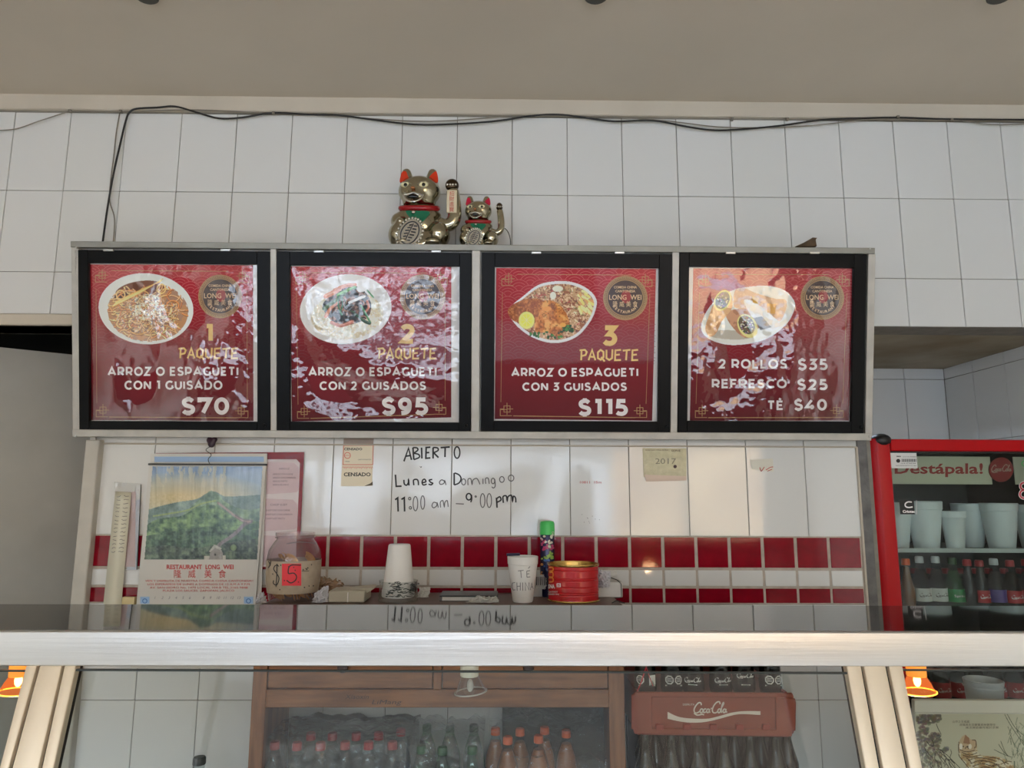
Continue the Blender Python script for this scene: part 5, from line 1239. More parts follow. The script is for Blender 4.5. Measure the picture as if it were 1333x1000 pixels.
f_ = Flat(cylmap(c0, rj*.9)); f_.stroke([zj(x, y) for x, y in ((245,208),(300,198),(360,190),(420,192),(480,198),(525,208))], 1.0); f_.build('ink_marks', M_inkf, jar)
M_cook = mat('golden_cookie', (206,150,72), rough=.55, var=.25, vscale=40)
def cookie(loc, rx, rz_, first=[None]):
    if first[0] is None:
        b = MB(); vs = []; fs = []; n = 16; m_ = 8; L0 = Vector(loc)
        for j in range(m_+1):
            for i in range(n+1):
                a_ = math.pi*i/n-math.pi/2; rr = .024*j/m_; x = rr*math.cos(a_)*1.0; z = rr*math.sin(a_)
                vs.append(L0+Vector((abs(z)*-.35+x*.9, .010*math.sin(j/m_*2.6)*(1 if True else 1), z)))
                vs.append(L0+Vector((abs(z)*-.35+x*.9, -.010*math.sin(j/m_*2.6), z)))
        W_ = (n+1)*2
        for j in range(m_):
            for i in range(n):
                for s_ in (0, 1): k = j*W_+i*2+s_; fs.append((k, k+2, k+2+W_, k+W_))
        b.add(vs, fs); t = thing('fortune_cookie', 'golden folded fortune cookie loose inside the jar', 'cookie', loc, 'fortune cookies in the jar'); b.build('shell', M_cook, t)
        b = MB(); b.tube([L0+Vector((.0+.008*math.sin(k), 0, -.018+.006*k)) for k in range(7)], .0025, 6); b.build('folded_edge', M_cook, t); first[0] = t
    else: t = dup(first[0], loc)
    t.rotation_euler = (rx, .4*rx, rz_); return t
R = random.Random(11)
for lay, nn in ((.026,6),(.070,4),(.118,3)):
    for k in range(nn):
        a_ = 2*math.pi*k/nn+lay*40; rr = .042; cookie((c0.x+rr*math.cos(a_), c0.y+rr*math.sin(a_), ZC+lay), R.uniform(-.7,.7), R.uniform(0,6.28))
# crumpled things
def crumple(name, label, cat_, pxs, Y, m, amp=.004, sd=1, depth=.03, parent=None, n=14):
    """crumpled film/paper between px quad corners BL BR TR TL at depth Y, bulging towards the viewer"""
    rs = random.Random(sd); bl, br, tr, tl = [at(x, y, Y) for x, y in pxs]; vs = []; fs = []
    for j in range(n+1):
        for i in range(n+1):
            u, v = i/n, j/n; p = (bl*(1-u)+br*u)*(1-v)+(tl*(1-u)+tr*u)*v
            bulge = math.sin(math.pi*u)*math.sin(math.pi*min(1, .15+v*.85)); p = p+Vector((rs.uniform(-amp, amp), -depth*bulge+rs.uniform(-amp, amp)*1.5, rs.uniform(-amp, amp)*(1 if 0 < j else 0)))
            p.z = max(p.z, ZC+.0015); vs.append(p)
    for j in range(n):
        for i in range(n): k = j*(n+1)+i; fs.append((k, k+1, k+n+2)); fs.append((k, k+n+2, k+n+1))
    b = MB(); b.add(vs, fs); o = b.build(name, m, parent, fix=False, smooth=False)
    return tag(o, label, cat_) if parent is None else o
crumple('napkin', 'crumpled white napkin between the calendar and the jar', 'napkin', [(332,786),(349,786),(343,771),(337,773)], 2.19, mat('white_napkin', (206,206,212), rough=.8), sd=3)
crumple('napkin', 'crumpled white paper right of the jar, before the brown bag', 'napkin', [(405,786),(428,786),(427,762),(413,770)], 2.2, MATS['white_napkin'], sd=5)
crumple('plastic_bag', 'crumpled brownish clear bag of food behind the foam box', 'bag', [(412,778),(456,782),(446,757),(416,750)], 2.30, thin('brownish_bag', (236,214,190), ior=1.5, rough=.15, haze=.55, hazecol=(160,130,104)), sd=6, amp=.007)
crumple('bread_roll', 'small golden fried piece inside the crumpled bag', 'food', [(426,776),(446,776),(442,763),(428,762)], 2.315, MATS['golden_cookie'], sd=9, amp=.003, depth=.02)
fbx = thing('foam_box', 'low greyish foam takeout box beside the jar with a lifted lid flap', 'box', base(452, 785))
a_, c_ = at(428, 785, 2.2), at(475, 785, 2.2); b = MB(); b.box(a_.x, c_.x, 2.19, 2.30, ZC+.001, at(440, 769.5, 2.19).z); M_fbx = mat('greyed_foam', (176,170,152), rough=.6); b.build('tray', M_fbx, fbx, bevel=.003)
b = MB(); m_ = at(453, 770, 2.188); b.box(m_.x-.0015, m_.x+.0015, 2.187, 2.19, ZC+.002, at(440,770,2.19).z-.003); b.build('side_rib', M_foam, fbx)
b = MB(); b.slab([at(x, y, 2.24) for x, y in ((450,770.5),(478,773),(488,766),(485,765),(455,769))], .003) if False else b.prism([at(x, y, 2.22) for x, y in ((448,770.5),(476,773),(487,766.5),(485,765.2),(456,768))], (0,.05,.004)); b.build('lid_flap', M_fbx, fbx)
# inverted foam cups in a clear holder
def cup(name, label, group, c, hcup, rt, rb, inv=False, m=M_foam):
    t = thing(name, label, 'cup', c, group); c = Vector(c)
    pr = [(rb*.93,0.0),(rb,.004),(rt*.97,hcup*.82),(rt*1.0,hcup*.83),(rt*1.02,hcup*.97),(rt*1.03,hcup*.985),(rt*.99,hcup),(rt*.93,hcup*.985),(rb*.93,.008),(0.0001,.008)]
    if inv: pr = [(r_, hcup-z_) for r_, z_ in pr]
    b = MB(); b.lathe(c, pr, 32); b.build('cup_body', m, t); return t
ch = Vector((at(518.5, 770, 2.24).x, 2.24, ZC)); rim_px = 930/2.19
cs = ch+Vector((0,0,.012))
zt_ = at(518, 708.5, 2.24).z
cup('foam_cup', 'white foam cups stacked upside down in a clear plastic holder', None, cs, zt_-cs.z, .0475, .0335, inv=True)
b = MB(); b.lathe(cs, [(.0495,.004),(.0495,.02),(.0485,.022)], 32, cap=False); b.build('second_rim', M_foam, bpy.data.objects['foam_cup'])
hd = thing('cup_holder', 'clear plastic tub with black smudged print holding the upturned cups', 'tub', ch)
b = MB(); hh = at(494, 757.5, 2.2).z-ZC; b.lathe(ch, [(.060,.001),(.0585,.01),(.0565,hh*.9),(.0585,hh)], 32, cap=False); b.build('tub', thin('cloudy_tub', (235,238,238), ior=1.5, rough=.06, haze=.12, bump=.4, bscale=40), hd)
R = random.Random(8); f_ = Flat(cylmap(ch, .0592))
for i in range(70):
    x = R.uniform(502, 540); y = 758+R.uniform(0, 19)*(1 if x < 534 else .6); l_ = R.uniform(2, 8); f_.stroke(cat([(x, y), (x+l_*.5, y+R.uniform(-1.2,1.2)), (x+l_, y+R.uniform(-1,1))], 3), R.uniform(.5,1.3))
f_.build('black_print', mat('black_green_print', (34,44,42), rough=.5), hd)
# papers and notepads
def slabpx(name, px, Y0, Y1, z0, z1, m, parent, bev=.001):
    b = MB(); xa_, xb_ = at(px[0], 780, (Y0+Y1)/2).x, at(px[1], 780, (Y0+Y1)/2).x; b.box(xa_, xb_, Y0, Y1, z0, z1); return b.build(name, m, parent, bevel=bev)
np_ = thing('notepad', 'thin dark covered notepad lying flat between the two foam cups', 'notepad', base(612, 781))
slabpx('pages', (577,646), 2.23, 2.33, ZC+.001, ZC+.013, M_pap, np_); slabpx('cover', (574,648), 2.225, 2.335, ZC+.013, ZC+.017, mat('dark_green_cover', (40,46,44), rough=.35), np_); slabpx('back_cover', (574,648), 2.225, 2.335, ZC, ZC+.0015, MATS['dark_green_cover'], np_)
crumple('receipt', 'crumpled receipt lying in front of the notepad', 'receipt', [(606,785.5),(650,785.5),(646,777),(622,776)], 2.195, mat('grey_white_receipt', (190,188,182), rough=.6), sd=12, amp=.003, depth=.008)
crumple('folded_paper', 'folded white papers sticking out right of the clear tub', 'paper', [(543,782),(556,782),(561,764),(546,765)], 2.30, M_pap, sd=14, amp=.002, depth=.004)
# tea cup
tcp = Vector((at(680.5, 780, 2.225).x, 2.225, ZC)); tz = at(680.5, 724, 2.225).z-ZC
tc_ = cup('foam_cup', 'white foam cup with TE CHINA written in pencil, before the red tin', None, tcp, tz, .0458, .031)
def conemap(c, h, rt, rb, e=.0012):
    def f(px, py):
        r = rt
        for _ in range(6):
            v = cylmap(c, r+e)(px, py); k = max(0, min(1, (v.z-c.z)/(h*.82))); r = rb+(rt*.97-rb)*k
        return v
    return f
f_ = Flat(conemap(tcp, tz, .0458, .031)); z6 = lambda x, y: (660+x/7.405, 670+y/7.405)
strokes(f_, [[(105,543),(160,538)],[(132,540),(138,610)],[(190,545),(192,605)],[(190,545),(222,540)],[(191,573),(215,570)],[(192,605),(224,600)],[(205,520),(222,500)],
   [(78,655),(52,660),(48,700),(60,728),(80,725)],[(95,655),(98,735)],[(128,655),(128,732)],[(97,692),(128,690)],[(150,655),(152,735)],[(178,735),(176,655),(212,728),(212,655)],[(226,728),(238,660),(252,715)],[(230,700),(246,696)]], .9, lambda p: z6(*p), False)
f_.build('handwriting', mat('pencil_grey', (120,118,120), rough=.6), tc_)
b = MB(); q0 = at(668, 724, 2.235); b.tube([q0+Vector((-.02,0,.004)), q0+Vector((.02,0.01,.0045))], .004, 8); tag(b.build('pen', mat('navy_pen', (30,34,70), rough=.4)), 'dark blue pen resting across the rim of the foam tea cup', 'pen')
# spray can
sc = Vector((at(712.5, 740, 2.345).x, 2.345, ZC)); hz = at(712.5, 678, 2.345).z-ZC; rc = 9.3*2.33/930
can = thing('spray_can', 'aerosol can with a bright green cap and dark flowery label', 'spray can', sc)
b = MB(); b.lathe(sc, [(rc*.96,0),(rc,.004),(rc,hz*.80),(rc*.92,hz*.825)], 28); b.build('can_body', mat('navy_can', (34,36,72), rough=.2, metal=.3), can)
b = MB(); b.lathe(sc, [(rc*1.02,hz*.815),(rc*1.04,hz*.83),(rc*1.02,hz*.96),(rc*.9,hz*.99),(rc*.5,hz)], 28); b.build('cap', mat('bright_green_cap', (68,190,92), rough=.35), can)
R = random.Random(5)
for col, n_, seed in (((180,60,104),16,1),((140,176,74),12,2),((206,206,186),12,3),((70,110,170),10,4),((196,130,60),6,5)):
    R = random.Random(seed); f_ = Flat(cylmap(sc, rc+.0006+seed*.0002))
    for i in range(n_):
        y0 = {1:712,2:723,3:703,4:734,5:742}[seed]; x = R.uniform(705, 720); y = R.gauss(y0, 4 if seed != 3 else 5); f_.poly(ell(x, y, R.uniform(1,2.6), R.uniform(.8,2), 8, R.uniform(0,3))[:-1][::-1])
    f_.build('label_patch', mat('can_print_%s' % ('pink','lime','cream','blue','amber')[seed-1], col, rough=.3), can)
# red tin
tn_ = Vector((at(746.5, 780, 2.262).x, 2.262, ZC)); ht = at(746, 733, 2.262).z-ZC; rt_ = 33.0*2.19/930
tin = thing('red_tin', 'large ribbed red tin with a gold rim and open top', 'tin', tn_)
pr = [(rt_*.99,0.0),(rt_*1.01,.003)]; 
for k in range(60):
    z_ = .006+(ht-.012)*k/59; rr = rt_-(.0012 if any(abs(z_/ht-g) < .012 for g in (.2,.24,.40,.58,.62,.84)) else 0); pr.append((rr, z_))
b = MB(); b.lathe(tn_, pr, 56, cap=False); b.build('tin_wall', mat('glossy_red_tin', (186,24,32), rough=.22, spec=.6), tin)
b = MB(); b.lathe(tn_, [(rt_*1.0,ht-.007),(rt_*1.03,ht-.004),(rt_*1.03,ht),(rt_*.97,ht),(rt_*.95,ht-.006),(rt_*.95,.002),(0.0001,.002)], 56, cap=False); b.build('rim', mat('gold_lacquer', (196,160,90), rough=.25, metal=.9), tin)
b = MB(); b.lathe(tn_, [(rt_*1.02,0.0),(rt_*1.03,.002),(rt_*1.015,.005)], 56, cap=False); b.build('bottom_rim', MATS['gold_lacquer'], tin)
f_ = Flat(cylmap(tn_, rt_+.0009)); z6b = lambda p: (660+p[0]/7.405, 670+p[1]/7.405)
strokes(f_, [[(405,510),(440,512),(442,540),(405,545)],[(408,560),(440,558),(440,600),(405,600)],[(405,612),(440,612),(442,645),(405,650)]], 1.6, z6b); f_.build('yellow_lettering', mat('tin_yellow', (226,130,40), rough=.3), tin)
f_ = Flat(cylmap(tn_, rt_+.0009)); f_.text('SNA', 713.5, 766, 5.2, x1=722, bold=.04); f_.text('CONTENIDO', 713.3, 771.5, 2, x1=726); f_.text('DRENADO 2.8 kg', 713.3, 774.6, 2, x1=727.5); f_.stroke([(725,760),(729.5,760),(729.5,764),(725,764),(725,760)], .7); f_.text('NET', 725.4, 763, 1.8, x1=729.2); f_.build('lettering', M_txt, tin)
# boxes and papers behind
bx_ = thing('paper_box', 'white carton with dark stripes between the tea cup and the red tin', 'carton', base(705, 778))
slabpx('carton', (693,716), 2.33, 2.40, ZC, at(705, 764, 2.33).z, M_pap, bx_)
crumple('receipt', 'receipt with a barcode propped behind the foam tea cup', 'receipt', [(696,766),(716,768),(716,748),(698,748)], 2.325, M_pap, sd=21, amp=.001, depth=.004)
f_ = Flat(pmap(2.317))
for k in range(6): f_.stroke([(699+k*2.6,751),(698.6+k*2.6,762)], .8 if k % 2 else 1.3)
tag(f_.build('barcode', M_ink), 'row of printed black bars on the paper behind the tea cup', 'barcode')
wb_ = thing('paper_box', 'small white carton right of the red tin, nearly touching it', 'carton', base(795, 779))
slabpx('carton', (776,808), 2.32, 2.40, ZC, at(795, 758, 2.32).z, mat('white_carton', (212,210,204), rough=.6), wb_, .002)
b = MB(); b.tube([at(x, y, 2.318) for x, y in ((795,752),(803,755),(808.5,760),(809,778),(776,780))], .0014, 6); b.build('dark_edge', M_blk, wb_)
crumple('napkin', 'crumpled napkin tucked between the red tin and the white carton', 'napkin', [(776,765),(793,764),(794,746),(779,742)], 2.31, MATS['white_napkin'], sd=31, amp=.004)
b = MB(); p = at(799, 748.5, 2.33); b.lathe(p+Vector((-.012,0,0)), [(.0085,0),(.0085,.018),(.007,.022)], 16, M=Matrix.Rotation(math.radians(80),3,'Y')); tag(b.build('paper_roll', M_pap), 'tiny white paper roll lying on the right carton', 'paper roll')
b = MB(); b.tube([Vector((atz(x, y, ZC-H+.003).x, atz(x, y, ZC-H+.003).y, ZC+.003)) for x, y in cat([(797,785),(803,782),(809,784),(813,785)],4)], .0015, 6); tag(b.build('wire', M_blk), 'short bent black wire lying at the right end of the worktop', 'wire')

# ================================================================== DISPLAY CASE
zt = -.205; YF = atz(666, 822, zt).y; YB = atz(666, 787, zt).y; zbm = at(666, 868, YF).z
M_steel = mat('brushed_steel', (206,204,202), rough=.36, metal=1.0, bump=.05, bscale=6, stretch=(1,1,30))
M_slab = mat('polished_dark_stone', (30,30,31), rough=.04, spec=.3, bump=.012, bscale=3)
M_post = mat('champagne_aluminium', (238,222,198), rough=.42, metal=.35, bump=.03, bscale=5, stretch=(1,1,30))
dc = thing('display_case', 'long glass fronted serving case with polished dark top and brushed steel edge', 'display case', (0, YF+.1, 0))
b = MB(); b.box(-1.35, 1.35, YF, YF+.012, zbm, H+zt-.0005); b.build('steel_front_rail', M_steel, dc, bevel=.003, segs=3)
b = MB(); b.box(-1.35, 1.35, YF+.012, YB, H+zt-.012, H+zt-.001); b.build('stone_top', M_slab, dc, bevel=.001)
b = MB(); b.box(-1.35, 1.35, YF+.012, YF+.04, zbm+.006, H+zt-.012); b.build('inner_beam', M_post, dc)
SL = .25; Y0g = YF+.004
def gl(px, py, off=0.0):
    d = ray(px, py); zc0 = zbm; k = (Y0g+off-SL*(zc0-H))/(d.y-SL*d.z); return Vector((d.x*k, d.y*k, H+d.z*k))
def down(a_, b_, zlow_=.66):     # continue the line a->b to height zlow_
    k = (zlow_-a_.z)/(b_.z-a_.z); return a_+(b_-a_)*k
M_seam = mat('black_rubber_seam', (18,17,16), rough=.6)
def post(top, bot, off0, off1, name, m, ytop=867):
    A_, B_ = gl(top[0], ytop, off0), gl(top[1], ytop, off0); Cc, D_ = gl(bot[0], 1000, off0), gl(bot[1], 1000, off0)
    C2, D2 = down(A_, Cc), down(B_, D_); th = Vector((0, off1-off0, 0)); b = MB(); b.hexa([C2, D2, B_, A_]+[v+th for v in (C2, D2, B_, A_)]); return b.build(name, m, dc, bevel=.0015)
post((33.6,98),(0,68.6), .006, .03, 'seam', M_seam); post((1103,1175),(1127.4,1201), .006, .03, 'seam', M_seam)
for tp, bt in (((33.6,47),(-1,10.4)), ((51.4,79.8),(15.6,49.0)), ((83.6,98),(54.2,68.6)), ((1102.5,1121),(1127,1144.6)), ((1125,1153),(1149.8,1180)), ((1157.6,1175),(1185,1201))):
    post(tp, bt, -.004, .012, 'post_bar', M_post)
M_pane = thin('case_window_glass', (232,238,236), ior=1.45, rough=.01, gain=.65)
M_edge = mat('dark_glass_edge', (40,46,44), rough=.3)
for tp, bt in (((96,1104.5),(66,1129.5)), ((-260,35),(-330,1)), ((1174,1600),(1199,1680))):
    A_, B_ = gl(tp[0], 873.8), gl(tp[1], 873.8+(tp[1]-tp[0])*.0042); Cc, D_ = gl(bt[0], 1000), gl(bt[1], 1000+(bt[1]-bt[0])*.0042)
    C2, D2 = down(A_, Cc), down(B_, D_); b = MB(); b.add([C2, D2, B_, A_], [(0,1,2,3)]); b.build('glass_pane', M_pane, dc, fix=False)
    b = MB(); b.hexa([A_, B_, B_+Vector((0,0,.0026)), A_+Vector((0,0,.0026)), A_+Vector((0,.005,0)), B_+Vector((0,.005,0)), B_+Vector((0,.005,.0026)), A_+Vector((0,.005,.0026))]); b.build('glass_edge', M_edge, dc)
b = MB(); b.box(-1.35, 1.35, YF-.16, YB, 0, .66); b.build('base_cabinet', M_steel, dc, bevel=.004)
b = MB(); b.box(-1.35, -1.335, YF+.02, YB, .66, H+zt-.012); b.build('end_panel', M_post, dc); b = MB(); b.box(1.335, 1.35, YF+.02, YB, .66, H+zt-.012); b.build('end_panel', M_post, dc)
# lamps
def lamp(px, lit, label, tilt):
    Yl = 1.285; top = H+zt-.012; p = at(px, 880, Yl); q_ = at(px, 903, Yl)
    t = thing('spot_lamp', label, 'lamp', (p.x, Yl, top), 'halogen lamps hanging in the display case')
    b = MB(); b.lathe((p.x, Yl, p.z), [(.0155,0),(.0158,.002),(.0158,top-p.z)], 24); b.build('socket', mat('cream_ceramic_socket', (214,208,190), rough=.5) if not lit else mat('glowing_amber_socket', (230,150,60), rough=.5, emit=(255,150,50), estr=.9), t)
    Mx = Matrix.Rotation(tilt, 3, 'Y'); hh = p.z-q_.z; n = 32; b = MB()
    pr = [(.0135,.003),(.0165,-.004),(.0205,-hh*.40),(.0235,-hh*.68),(.0275,-hh*.88),(.0272,-hh*.95)]
    b.lathe((p.x, Yl, p.z), pr, n, M=Mx, cap=False); m_ = thin('clear_reflector_glass', (232,224,220), ior=1.6, rough=.05, haze=.06, gain=1.6)
    if lit:
        m_ = MATS.get('amber_glowing_glass')
        if m_ is None:
            m_ = bpy.data.materials.new('amber_glowing_glass'); m_.use_nodes = True; N = m_.node_tree.nodes; L = m_.node_tree.links
            for n_ in list(N): N.remove(n_)
            o_ = N.new('ShaderNodeOutputMaterial'); e_ = N.new('ShaderNodeEmission'); e_.inputs[0].default_value = lin((255,128,62))+(1,); e_.inputs[1].default_value = 1.3
            tr = N.new('ShaderNodeBsdfTransparent'); tr.inputs[0].default_value = lin((255,190,140))+(1,); ad = N.new('ShaderNodeMixShader'); ad.inputs[0].default_value = .55
            L.new(tr.outputs[0], ad.inputs[1]); L.new(e_.outputs[0], ad.inputs[2]); L.new(ad.outputs[0], o_.inputs[0]); MATS['amber_glowing_glass'] = m_
    b.build('reflector', m_, t, fix=False)
    b = MB(); c_ = Vector((p.x, Yl, p.z)); b.tube([c_+Mx @ Vector((.0275*math.cos(a_), .0275*math.sin(a_), -hh*.9)) for a_ in [2*math.pi*k/28 for k in range(28)]], .0013, 6, closed=True)
    b.build('reflector_rim', mat('glass_rim', (206,196,190), rough=.2) if not lit else mat('glowing_rim', (255,170,60), rough=.3, emit=(255,180,70), estr=2.6), t)
    b = MB(); b.ball(c_+Mx @ Vector((0,0,-hh*(.25 if lit else .55))), .006, .006, .011, 12); b.build('bulb', mat('clear_capsule', (220,225,220), rough=.1) if not lit else mat('burning_filament', (255,220,170), emit=(255,205,140), estr=40.0), t)
    if lit:
        li = bpy.data.lights.new('lamp_glow', 'POINT'); li.energy = 1.1; li.color = (1.0, .62, .32); li.shadow_soft_size = .02
        lo = bpy.data.objects.new('lamp_glow', li); COL.objects.link(lo); lo.parent = t; lo.location = Vector((0, 0, p.z-top-hh-.012))
lamp(611, False, 'unlit clear halogen lamp hanging at the middle of the display case', math.radians(-6))
lamp(1193, True, 'glowing amber halogen lamp beside the right case post', math.radians(-4))
lamp(25, True, 'glowing amber halogen lamp beside the left case post', math.radians(4))

# ================================================================== RED FRIDGE
Yr = 2.46
M_fr = mat('glossy_red_door_frame', (180,8,18), rough=.3, spec=.2); M_frd = mat('dark_fridge_lining', (60,68,66), rough=.5); M_frb = mat('black_fridge_shell', (22,22,24), rough=.4)
fx0, fx1 = at(1134, 640, Yr).x, at(1134, 640, Yr).x+.68; fzt = at(1240, 571.6, Yr).z; YD = 2.98; fzb = .06
fr = thing('drinks_fridge', 'tall red framed glass door drinks fridge in the tiled alcove', 'fridge', ((fx0+fx1)/2, Yr, 0))
def fp(name, x0, x1, y0, y1, z0, z1, m, bev=.0, par=None):
    b = MB(); b.box(x0, x1, y0, y1, z0, z1); return b.build(name, m, par or fr, bevel=bev)
fp('shell_side', fx0+.006, fx0+.03, Yr+.05, YD, fzb, fzt-.008, M_frb); fp('shell_side', fx1-.03, fx1-.006, Yr+.05, YD, fzb, fzt-.008, M_frb)
fp('shell_top', fx0+.006, fx1-.006, Yr+.05, YD, fzt-.03, fzt-.008, M_frb, .003); fp('shell_back', fx0+.03, fx1-.03, YD-.03, YD, fzb, fzt-.03, M_frd); fp('shell_bottom', fx0+.006, fx1-.006, Yr+.05, YD, 0, fzb+.03, M_frb)
sx0, sx1 = at(1161.5, 600, Yr).x, fx1-.07; ziT = at(1240, 587.5, Yr).z
def bar(name, pts, y0, ch, m):   # door bar with a wide sloped outer edge
    b = MB(); b.hexa(pts); return b.build(name, m, fr, bevel=.003)
xe = at(1145, 600, Yr).x
b = MB(); prof = [(fx0, Yr+.045), (fx0, Yr+.030), (xe-.006, Yr+.002), (xe, Yr), (sx0-.006, Yr), (sx0, Yr+.008), (sx0, Yr+.045)]
b.prism([Vector((x, y, fzb+.03)) for x, y in prof], (0, 0, fzt-fzb-.03)); b.build('door_stile', M_fr, fr)
b = MB(); b.prism([Vector((2*(fx0+fx1)/2-x, y, fzb+.03)) for x, y in prof[::-1]], (0, 0, fzt-fzb-.03)); b.build('door_stile', M_fr, fr)
b = MB(); b.box(sx0, sx1, Yr+.002, Yr+.045, ziT, fzt-.001); b.build('door_rail', M_fr, fr, bevel=.004); b = MB(); b.box(sx0, sx1, Yr+.002, Yr+.045, fzb+.03, fzb+.10); b.build('door_rail', M_fr, fr, bevel=.004)
fp('gasket', sx0, sx1, Yr+.012, Yr+.04, ziT-.006, ziT, M_seam); b = MB(); q = at(1150, 569, Yr+.02); b.ball(q+Vector((-.01,0,-.012)), .035, .03, .024, 16); b.build('hinge_cover', M_frb, fr)
b = MB(); b.add([(sx0-.002, Yr+.014, fzb+.1), (sx1, Yr+.014, fzb+.1), (sx1, Yr+.014, ziT), (sx0-.002, Yr+.014, ziT)], [(0,1,2,3)]); b.build('door_glass', thin('fridge_door_glass', (214,224,220), ior=1.5, rough=.015, bump=.03, bscale=3, gain=.8), fr, fix=False)
zs1 = at(1250, 716, 2.53).z
shelves = [zs1, at(1250, 716, 2.53).z-.30, zs1-.60, zs1-.90]
for z_ in shelves[:4]:
    if z_ > fzb+.05:
        o_ = fp('shelf', fx0+.03, fx1-.03, Yr+.07, YD-.03, z_-.004, z_, M_frd); fp('shelf_rail', fx0+.03, fx1-.03, Yr+.062, Yr+.07, z_-.009, z_+.006, mat('white_shelf_rail', (190,196,194), rough=.4), .001, o_)
# header card
Yh = Yr+.075; hz0, hz1 = at(1240, 630.5, Yh).z, at(1240, 594.5, Yh).z
hc = fp('header_card', fx0+.03, at(1290,610,Yh).x, Yh, Yh+.003, hz0, hz1, mat('cream_header', (206,202,178), rough=.5))
f_ = Flat(pmap(Yh-.0006)); f_.text('\u00a1Dest\u00e1pala!', 1157, 616.5, 13.5, x1=1279.5, bold=.022); f_.build('header_lettering', mat('header_red', (166,44,44), rough=.5), hc)
fp('header_card', at(1320,610,Yh).x, fx1-.03, Yh, Yh+.003, hz0, hz1, MATS['cream_header'])
cz_ = at(1303.5, 612, Yh-.004); b = MB(); b.prism([at(x, y, Yh-.006) for x, y in ell(1303.5, 611.5, 15.5, 16, 30)[:-1]], (0, .004, 0)); dsk = b.build('round_logo', mat('logo_red', (150,28,32), rough=.4), fr)
f_ = Flat(pmap(Yh-.0066)); script_logo(f_, 1290, 1317.5, 614, .42); f_.build('logo_lettering', mat('logo_cream', (206,178,160), rough=.5), dsk)
# stickers
so = fp('barcode_sticker', at(1162,600,Yr).x, at(1196.5,600,Yr).x, Yr+.0125, Yr+.0135, at(1180,609.5,Yr).z, at(1180,589.5,Yr).z, mat('white_sticker', (222,222,220), rough=.4)); YT = Yr+.0122
f_ = Flat(pmap(YT))
for k in range(20): f_.poly([(1173.5+k*.98, 601.5),(1173.5+k*.98+(.3+.5*((k*7) % 3)/2), 601.5),(1173.5+k*.98+(.3+.5*((k*7) % 3)/2), 597.5),(1173.5+k*.98, 597.5)])
f_.poly(ell(1169.3, 600, 2.7, 2.5, 14)[:-1][::-1]); f_.text('IMBERA', 1167, 595, 1.5, x1=1173, bold=.04); f_.text('ACTIVO FIJO PROPIEDAD', 1175, 595.5, 1.4, x1=1193); f_.text('14 A 07700704', 1173, 604.2, 1.6, x1=1192); f_.text('MANTENIMIENTO 01 800', 1166, 607, 1.3, x1=1193); f_.build('sticker_print', M_ink, so)
so = fp('maker_sticker', at(1174,660,Yr).x, at(1193,660,Yr).x, Yr+.0125, Yr+.0135, at(1183,669.8,Yr).z, at(1183,651.2,Yr).z, mat('black_sticker', (18,18,20), rough=.4))
f_ = Flat(pmap(YT)); f_.stroke(cat([(1187,653.8),(1182,653.5),(1178.5,656),(1179,659.5),(1183,660.8),(1188,660)],4), 1.7); f_.text('Criotec', 1175, 667.6, 3.4, x1=1191.5, bold=.04); f_.build('sticker_print', M_txt, so)
f_ = Flat(pmap(YT)); f_.stroke([(1193,651.2),(1193.2,669.8)], .7); f_.build('sticker_edge', M_txt, so)
f_ = Flat(pmap(YT)); f_.stroke(ell(1332.5, 633, 4.2, 4.5, 16), 3.6); f_.stroke(ell(1332.5, 643.5, 4.8, 5.2, 16), 3.6); f_.build('number_sticker_edge', M_txt, fr)
f_ = Flat(pmap(YT-.0004)); f_.stroke(ell(1332.5, 633, 4.2, 4.5, 16), 2.2); f_.stroke(ell(1332.5, 643.5, 4.8, 5.2, 16), 2.2); f_.build('number_sticker', mat('sticker_red', (176,30,50), rough=.4), fr)
f_ = Flat(pmap(YT)); f_.stroke(ell(1333, 603.5, 2.6, 3.2, 14), 1.3); f_.stroke([(1331,597.8),(1334,597.8)], .8); f_.build('green_sticker', mat('sticker_green', (90,190,110), rough=.4), fr)
# cups on the top shelf
zc1 = zs1+.001; M_cupf = mat('cold_white_foam', (232,238,240), rough=.5)
lst = [(1204.5,43,652.5,2.58,'widest, behind the small black sticker'),(1242,30,665.5,2.56,'shortest, second from left'),(1263,40,655.5,2.66,'tall one tucked behind the shortest'),(1302.5,43,655,2.58,'large one below the round red logo'),
       (1165,43,654,2.60,'at the far left behind the door frame'),(1346,43,657,2.6,'at the right edge of the picture')]
for x, wpx, yt, Yq_, txt_ in lst:
    r_ = wpx/2*(Yq_*.988)/930; c_ = Vector((at(x, 690, Yq_).x, Yq_, zc1)); cup('foam_cup', 'white foam cup on the top fridge shelf, '+txt_, 'foam cups on the top fridge shelf', c_, at(x, yt, Yq_-r_*0).z-zc1, r_, r_*.70, m=M_cupf)
